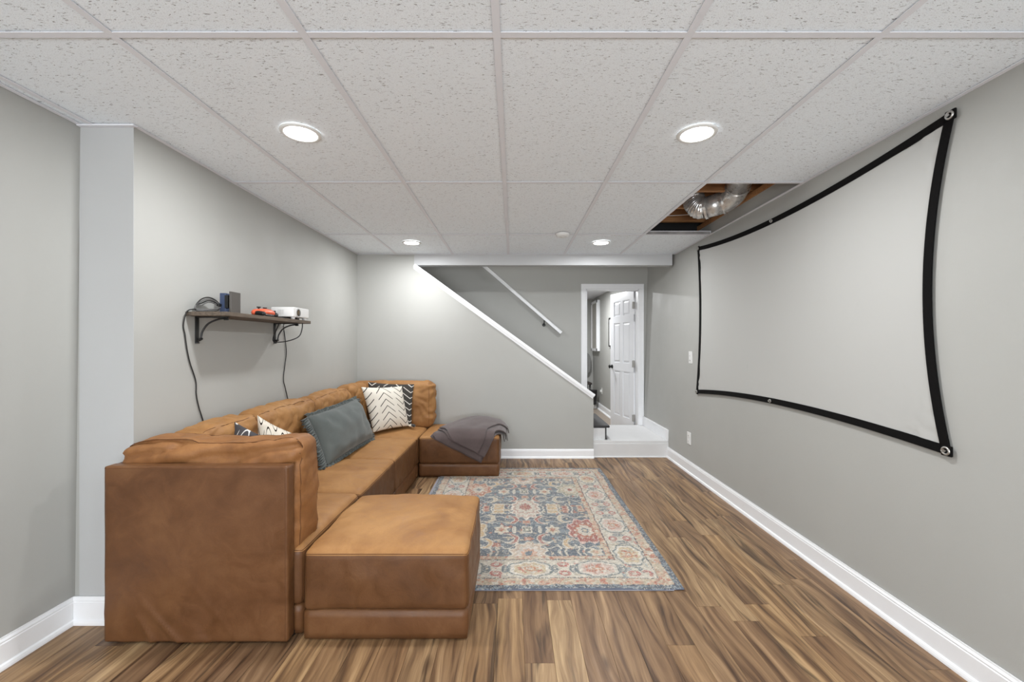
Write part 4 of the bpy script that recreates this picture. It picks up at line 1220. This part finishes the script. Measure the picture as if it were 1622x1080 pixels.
# ------------------------------------------------------------------ folded blanket on the far ottoman
def blanket():
    P0 = Vector((-.765, 3.925)); T_ = Vector((-.300, 3.69)); e1 = T_ - P0; e2 = Vector((.315, .615))
    Yf_, Xr_ = 3.922, -.126
    def drape(p, h):
        x_, y_ = p.x, p.y
        fxx = max(0, min(1, (x_ + .886) / .754)); fyy = max(0, min(1, (y_ - 3.925) / .63))
        z_ = TOP + .012 + .027 * (max(0, 1 - (2 * fxx - 1) ** 2) ** .6) * (max(0, 1 - (2 * fyy - 1) ** 2) ** .6)
        # puffed ridge toward the far right
        z_ += .035 * math.exp(-((x_ + .30) / .20) ** 2 - ((y_ - 4.30) / .22) ** 2)
        rb = .03
        ox = oy = 0
        e = Yf_ - y_
        if e > -rb:
            a = (e + rb); 
            if a < rb * 1.57: th = a / rb; oy = -rb * math.sin(th) + (-0); z_ -= rb * (1 - math.cos(th)); y_ = Yf_ + rb - rb * math.sin(th)
            else: y_ = Yf_; z_ -= rb + (a - rb * 1.57)
            y_ -= .004
        e = x_ - Xr_
        nx_dir = 0
        if e > -rb:
            a = e + rb; rb2 = .05
            if a < rb2 * 1.57: th = a / rb2; x_ = Xr_ - rb + rb2 * math.sin(th); z_ -= rb2 * (1 - math.cos(th))
            else: x_ = Xr_ - rb + rb2 + .10 * (a - rb2 * 1.57); z_ -= rb2 + (a - rb2 * 1.57) * .98
            nx_dir = min(1, a / (rb2 * 1.57))
        ny_dir = 0
        ee = Yf_ - p.y
        if ee > -rb: ny_dir = min(1, (ee + rb) / (rb * 1.57))
        nv = Vector((nx_dir, -ny_dir, max(0.0, 1 - max(nx_dir, ny_dir)) + .05)).normalized()
        return Vector((x_, y_, z_)) + nv * h
    bm = bmesh.new()
    layers = [(0, .0, .0125, 0, .00), (1, .0165, .0125, .014, .012), (2, .033, .0125, .006, .03), (3, .0495, .015, -.012, .02)]
    NU, NV = 44, 50
    for (k, h0, th, grow, cut) in layers:
        def S(a, b, top):
            # layered folds: lower layers reach slightly further than the upper ones
            aa = -.02 + (1.02 - .05 * (k == 3) - .0 * k) * a + (.03 * k if a < .5 else 0) * (1 - 2 * a if a < .5 else 0)
            bb = b * (1 + .0 * k)
            q = P0 + e1 * (aa * (1 - .03 * k * (k != 2))) + e2 * (bb * (1.0 - .02 * k)) + (e2 * (0, .02, .10, .115)[k] * (1 - b))
            q += Vector((mnoise.noise(Vector((a * 4, b * 4, k))), mnoise.noise(Vector((a * 4 + 9, b * 4, k))))) * .006
            fold = .006 * mnoise.noise(Vector((a * 5, b * 3, 2 + k * .3)))
            edge = max(abs(2 * a - 1), abs(2 * b - 1)) ** 8
            hh = h0 + fold + (th if top else 0) * (1 - .25 * edge) + (th * .12 * edge if not top else 0)
            return drape(q, hh + .002)
        gt = [[bm.verts.new(S(i / NU, j / NV, True)) for j in range(NV + 1)] for i in range(NU + 1)]
        gb = [[bm.verts.new(S(i / NU, j / NV, False)) for j in range(NV + 1)] for i in range(NU + 1)]
        for i in range(NU):
            for j in range(NV):
                bm.faces.new((gt[i][j], gt[i + 1][j], gt[i + 1][j + 1], gt[i][j + 1])); bm.faces.new((gb[i][j], gb[i][j + 1], gb[i + 1][j + 1], gb[i + 1][j]))
        for i in range(NU):
            bm.faces.new((gt[i][0], gb[i][0], gb[i + 1][0], gt[i + 1][0])); bm.faces.new((gt[i][NV], gt[i + 1][NV], gb[i + 1][NV], gb[i][NV]))
        for j in range(NV):
            bm.faces.new((gt[0][j], gt[0][j + 1], gb[0][j + 1], gb[0][j])); bm.faces.new((gt[NU][j], gb[NU][j], gb[NU][j + 1], gt[NU][j + 1]))
    bmesh.ops.recalc_face_normals(bm, faces=bm.faces)
    return tag(mk('throw_blanket', bm, M_BLANKET, None, True, auto=.9), 'folded mauve grey throw blanket draped over the far ottoman', 'blanket')
blanket()

# ------------------------------------------------------------------ shelf with its things
XW = -1.708
M_SHELF = wood_mat('dark_weathered_wood', srgb(66, 58, 50), srgb(112, 98, 84), (40, 3, 40))
sh = thing('wall_shelf', 'dark weathered wood shelf on black brackets above the sofa', 'shelf', (-1.6, 2.64, 1.26))
SY0, SY1, SX = 2.185, 3.095, -1.493
mk('board', bx(XW, SX, SY0, SY1, 1.397, 1.418, bev=.0015), M_SHELF, sh)
for yb in (2.262, 3.0):
    bm = bmesh.new()
    box(bm, XW, XW + .006, yb - .012, yb + .012, 1.255, 1.397, bev=.001)
    box(bm, XW, XW + .172, yb - .012, yb + .012, 1.391, 1.397, bev=.001)
    tube(bm, [(XW + .004, yb, 1.275), (XW + .022, yb, 1.278), (XW + .032, yb, 1.315), (XW + .062, yb, 1.357), (XW + .11, yb, 1.380), (XW + .16, yb, 1.388)], .005, 8, 8)
    cyl(bm, (XW + .012, yb, 1.269), (XW + .03, yb, 1.279), .007, seg=10)
    cyl(bm, (XW + .15, yb, 1.384), (XW + .17, yb, 1.384), .007, seg=10)
    cyl(bm, (XW + .003, yb, 1.258), (XW + .003, yb, 1.252), .012, seg=12)
    mk('bracket', bm, M_BLACK, sh, True, auto=.5)
ZS = 1.418
# game console dock
M_NAVY = plain('navy_plastic', srgb(58, 70, 96), 0.35); M_GRAPH = plain('graphite_plastic', srgb(84, 80, 76), 0.3)
dk = thing('game_console', 'handheld game console standing in a navy dock at the near end of the shelf', 'game console', (-1.61, 2.42, ZS))
bm = bmesh.new(); box(bm, -1.652, -1.618, 2.36, 2.44, ZS, ZS + .118, bev=.003); box(bm, -1.62, -1.590, 2.36, 2.44, ZS, ZS + .028, bev=.003); box(bm, -1.62, -1.600, 2.375, 2.44, ZS, ZS + .112, bev=.003)
mk('dock', bm, M_NAVY, dk)
mk('port_bay', bx(-1.622, -1.603, 2.358, 2.372, ZS + .034, ZS + .106), M_BLACK, dk)
mk('tablet', bx(-1.592, -1.580, 2.350, 2.432, ZS + .0, ZS + .126, bev=.002), M_GRAPH, dk)
# cable bundle plugged to the dock and looping on the shelf
cb = thing('cable_coil', 'loop of grey cables plugged into the navy dock and lying on the shelf', 'cable', (-1.66, 2.3, ZS))
M_CABLE = plain('black_cable', srgb(34, 33, 32), 0.5); M_CABLEG = plain('grey_cable', srgb(96, 95, 94), 0.45)
for i in range(4):
    o_ = .007 * i
    pts = [(-1.645, 2.355, ZS + .05 - o_ * .6), (-1.655, 2.33, ZS + .075 - o_), (-1.665, 2.29, ZS + .085 - o_ * 1.2), (-1.67, 2.245, ZS + .07 - o_ * 1.5), (-1.675, 2.215, ZS + .035), (-1.67, 2.21, ZS + .008 + o_ * .4), (-1.64, 2.24, ZS + .006 + o_ * .4), (-1.62, 2.29, ZS + .012 + o_ * .5), (-1.63, 2.335, ZS + .035)]
    mk('cable', tube(bmesh.new(), pts, .0034, 7, 8), M_CABLEG if i % 2 else M_CABLE, cb, True)
mk('plug', bx(-1.653, -1.637, 2.335, 2.358, ZS + .042, ZS + .056, bev=.003), M_BLACK, cb)
def hang(px, py, off=.006):
    """a point on the far left wall in front of which the cable hangs"""
    y = (XW + off) / ((px - 813) / F_PX); return Vector((XW + off, y, EYE - (py - 544.5) * y / F_PX))
pts = [(-1.66, 2.30, ZS + .006), (-1.665, 2.24, ZS + .012), (-1.672, 2.200, ZS + .014), (-1.690, 2.172, ZS - .002)] + [hang(*q) for q in ((290.5, 515), (293, 530), (296, 552), (301, 575), (310, 603), (311, 625), (315, 645), (322, 668), (326, 690))]
tag(mk('hanging_cable', tube(bmesh.new(), pts, .0032, 8, 8), M_CABLE, None, True), 'black cable hanging from the near end of the shelf down behind the sofa', 'cable')
pts2 = [(-1.60, 2.93, 1.39)] + [hang(*q) for q in ((449, 517), (450.5, 528), (452.5, 545), (453.5, 560), (451, 580), (449, 601), (452, 615), (457, 637), (459, 650))]
tag(mk('hanging_cable', tube(bmesh.new(), pts2, .0032, 8, 8), M_CABLE, None, True), 'black power cable hanging from the projector down behind the sofa', 'cable')
pts3 = [(-1.508, 3.0, 1.40), (-1.507, 2.995, 1.36), (-1.52, 2.98, 1.305), (-1.57, 2.96, 1.275), (-1.64, 2.95, 1.262), (-1.685, 2.95, 1.267), (-1.690, 2.955, 1.30), (-1.66, 2.95, 1.36), (-1.64, 2.94, 1.395)]
tag(mk('projector_cable', tube(bmesh.new(), pts3, .0036, 8, 8), M_CABLE, None, True), 'black cable loop drooping under the far end of the shelf', 'cable')

# game controller: orange shell, black grips and sticks
gc = thing('game_controller', 'orange and black game controller lying on the shelf beside the projector', 'game controller', (-1.56, 2.65, ZS))
bm = Puff(-1.600, -1.520, 2.550, 2.690, ZS + .010, ZS + .046, r=.017, bulge=(.004, .004, .004, 0), wr=0).mesh(bmesh.new(), .008)
for v in bm.verts:
    f = abs(v.co.y - 2.620) / .07
    v.co.z -= .010 * max(0, f - .4)
mk('shell', bm, plain('coral_plastic', srgb(232, 106, 74), .35), gc, True)
for s in (-1, 1):
    bm = bmesh.new(); tube(bm, [(-1.575, 2.620 + s * .055, ZS + .022), (-1.545, 2.620 + s * .066, ZS + .018), (-1.512, 2.620 + s * .070, ZS + .014)], .015, 12, 6, rfun=lambda q: .013 + .003 * math.sin(q * PI))
    mk('grip', bm, M_BLACK, gc, True)
    bm = bmesh.new(); cyl(bm, (-1.57, 2.620 + s * .032, ZS + .044), (-1.57, 2.620 + s * .032, ZS + .056), .005, seg=12); cyl(bm, (-1.57, 2.620 + s * .032, ZS + .055), (-1.57, 2.620 + s * .032, ZS + .061), .011, .012, seg=20)
    mk('thumb_stick', bm, M_BLACK, gc, True, auto=.5)
mk('underside', Puff(-1.595, -1.517, 2.553, 2.687, ZS + .001, ZS + .018, r=.008, wr=0, bulge=(0, 0, 0, 0)).mesh(bmesh.new(), .015), M_BLACK, gc, True)
# projector
pj = thing('projector', 'white projector with a round lens at the far end of the shelf', 'projector', (-1.565, 2.94, ZS))
PX0, PX1, PY0, PY1, PZ0, PZ1 = -1.645, -1.490, 2.845, 3.06, ZS + .016, ZS + .083
bm = bmesh.new(); box(bm, PX0, PX1, PY0, PY1, PZ0, PZ1, bev=.006, seg=3); mk('housing', bm, plain('projector_white', srgb(232, 232, 230), .35), pj, True, auto=.6)
LY, LZ = 2.905, ZS + .046
bm = bmesh.new()
for (xa, xb, ra, rb_) in ((PX1 - .002, PX1 + .004, .033, .031),): cyl(bm, (xa, LY, LZ), (xb, LY, LZ), ra, rb_, 32)
mk('lens_collar', bm, plain('light_grey_plastic', srgb(196, 196, 194), .4), pj, True, auto=.5)
mk('lens', cyl(bmesh.new(), (PX1 - .002, LY, LZ), (PX1 + .005, LY, LZ), .026, .024, 32), plain('lens_barrel', srgb(46, 42, 38), .25), pj, True, auto=.5)
bm = bmesh.new(); tube(bm, [(PX1 + .0045, LY, LZ), (PX1 + .007, LY, LZ), (PX1 + .009, LY, LZ)], .015, 24, 3, rfun=lambda s: .017 * math.sqrt(max(.02, 1 - s * s)))
mk('lens_glass', bm, plain('lens_glass', srgb(90, 76, 54), .08, spec=.8), pj, True)
for fx_, fy_ in ((PX1 - .02, PY0 + .03), (PX1 - .02, PY1 - .03), (PX0 + .03, PY0 + .03), (PX0 + .03, PY1 - .03)): mk('foot', cyl(bmesh.new(), (fx_, fy_, ZS), (fx_, fy_, PZ0 + .002), .012, .014, 16), M_PLASTIC, pj, True)
bm = bmesh.new()
for k in range(7): box(bm, PX0 + .050 + k * .006, PX0 + .053 + k * .006, PY0 - .0012, PY0 + .001, PZ0 + .018, PZ0 + .050)
mk('vent_slat', bm, plain('vent_grey', srgb(205, 205, 203), .5), pj)
mk('socket', bx(PX0 + .012, PX0 + .034, PY0 - .001, PY0 + .002, PZ0 + .012, PZ0 + .040), M_BLACK, pj)
ct = thing('projector_plug', 'black plug and short cable at the side of the white projector', 'plug', (-1.6, 2.80, ZS))
mk('plug_body', bx(PX0 + .010, PX0 + .032, PY0 - .030, PY0 - .002, PZ0 + .014, PZ0 + .034, bev=.003), M_BLACK, ct)
mk('cord', tube(bmesh.new(), [(PX0 + .021, PY0 - .03, PZ0 + .022), (PX0 + .026, PY0 - .07, PZ0 + .010), (PX0 + .05, PY0 - .08, ZS + .006), (PX0 + .085, PY0 - .055, ZS + .006), (PX0 + .10, PY0 + .01, ZS + .006), (PX0 + .14, PY0 + .10, ZS + .005)], .005, 8, 8), M_BLACK, ct, True)
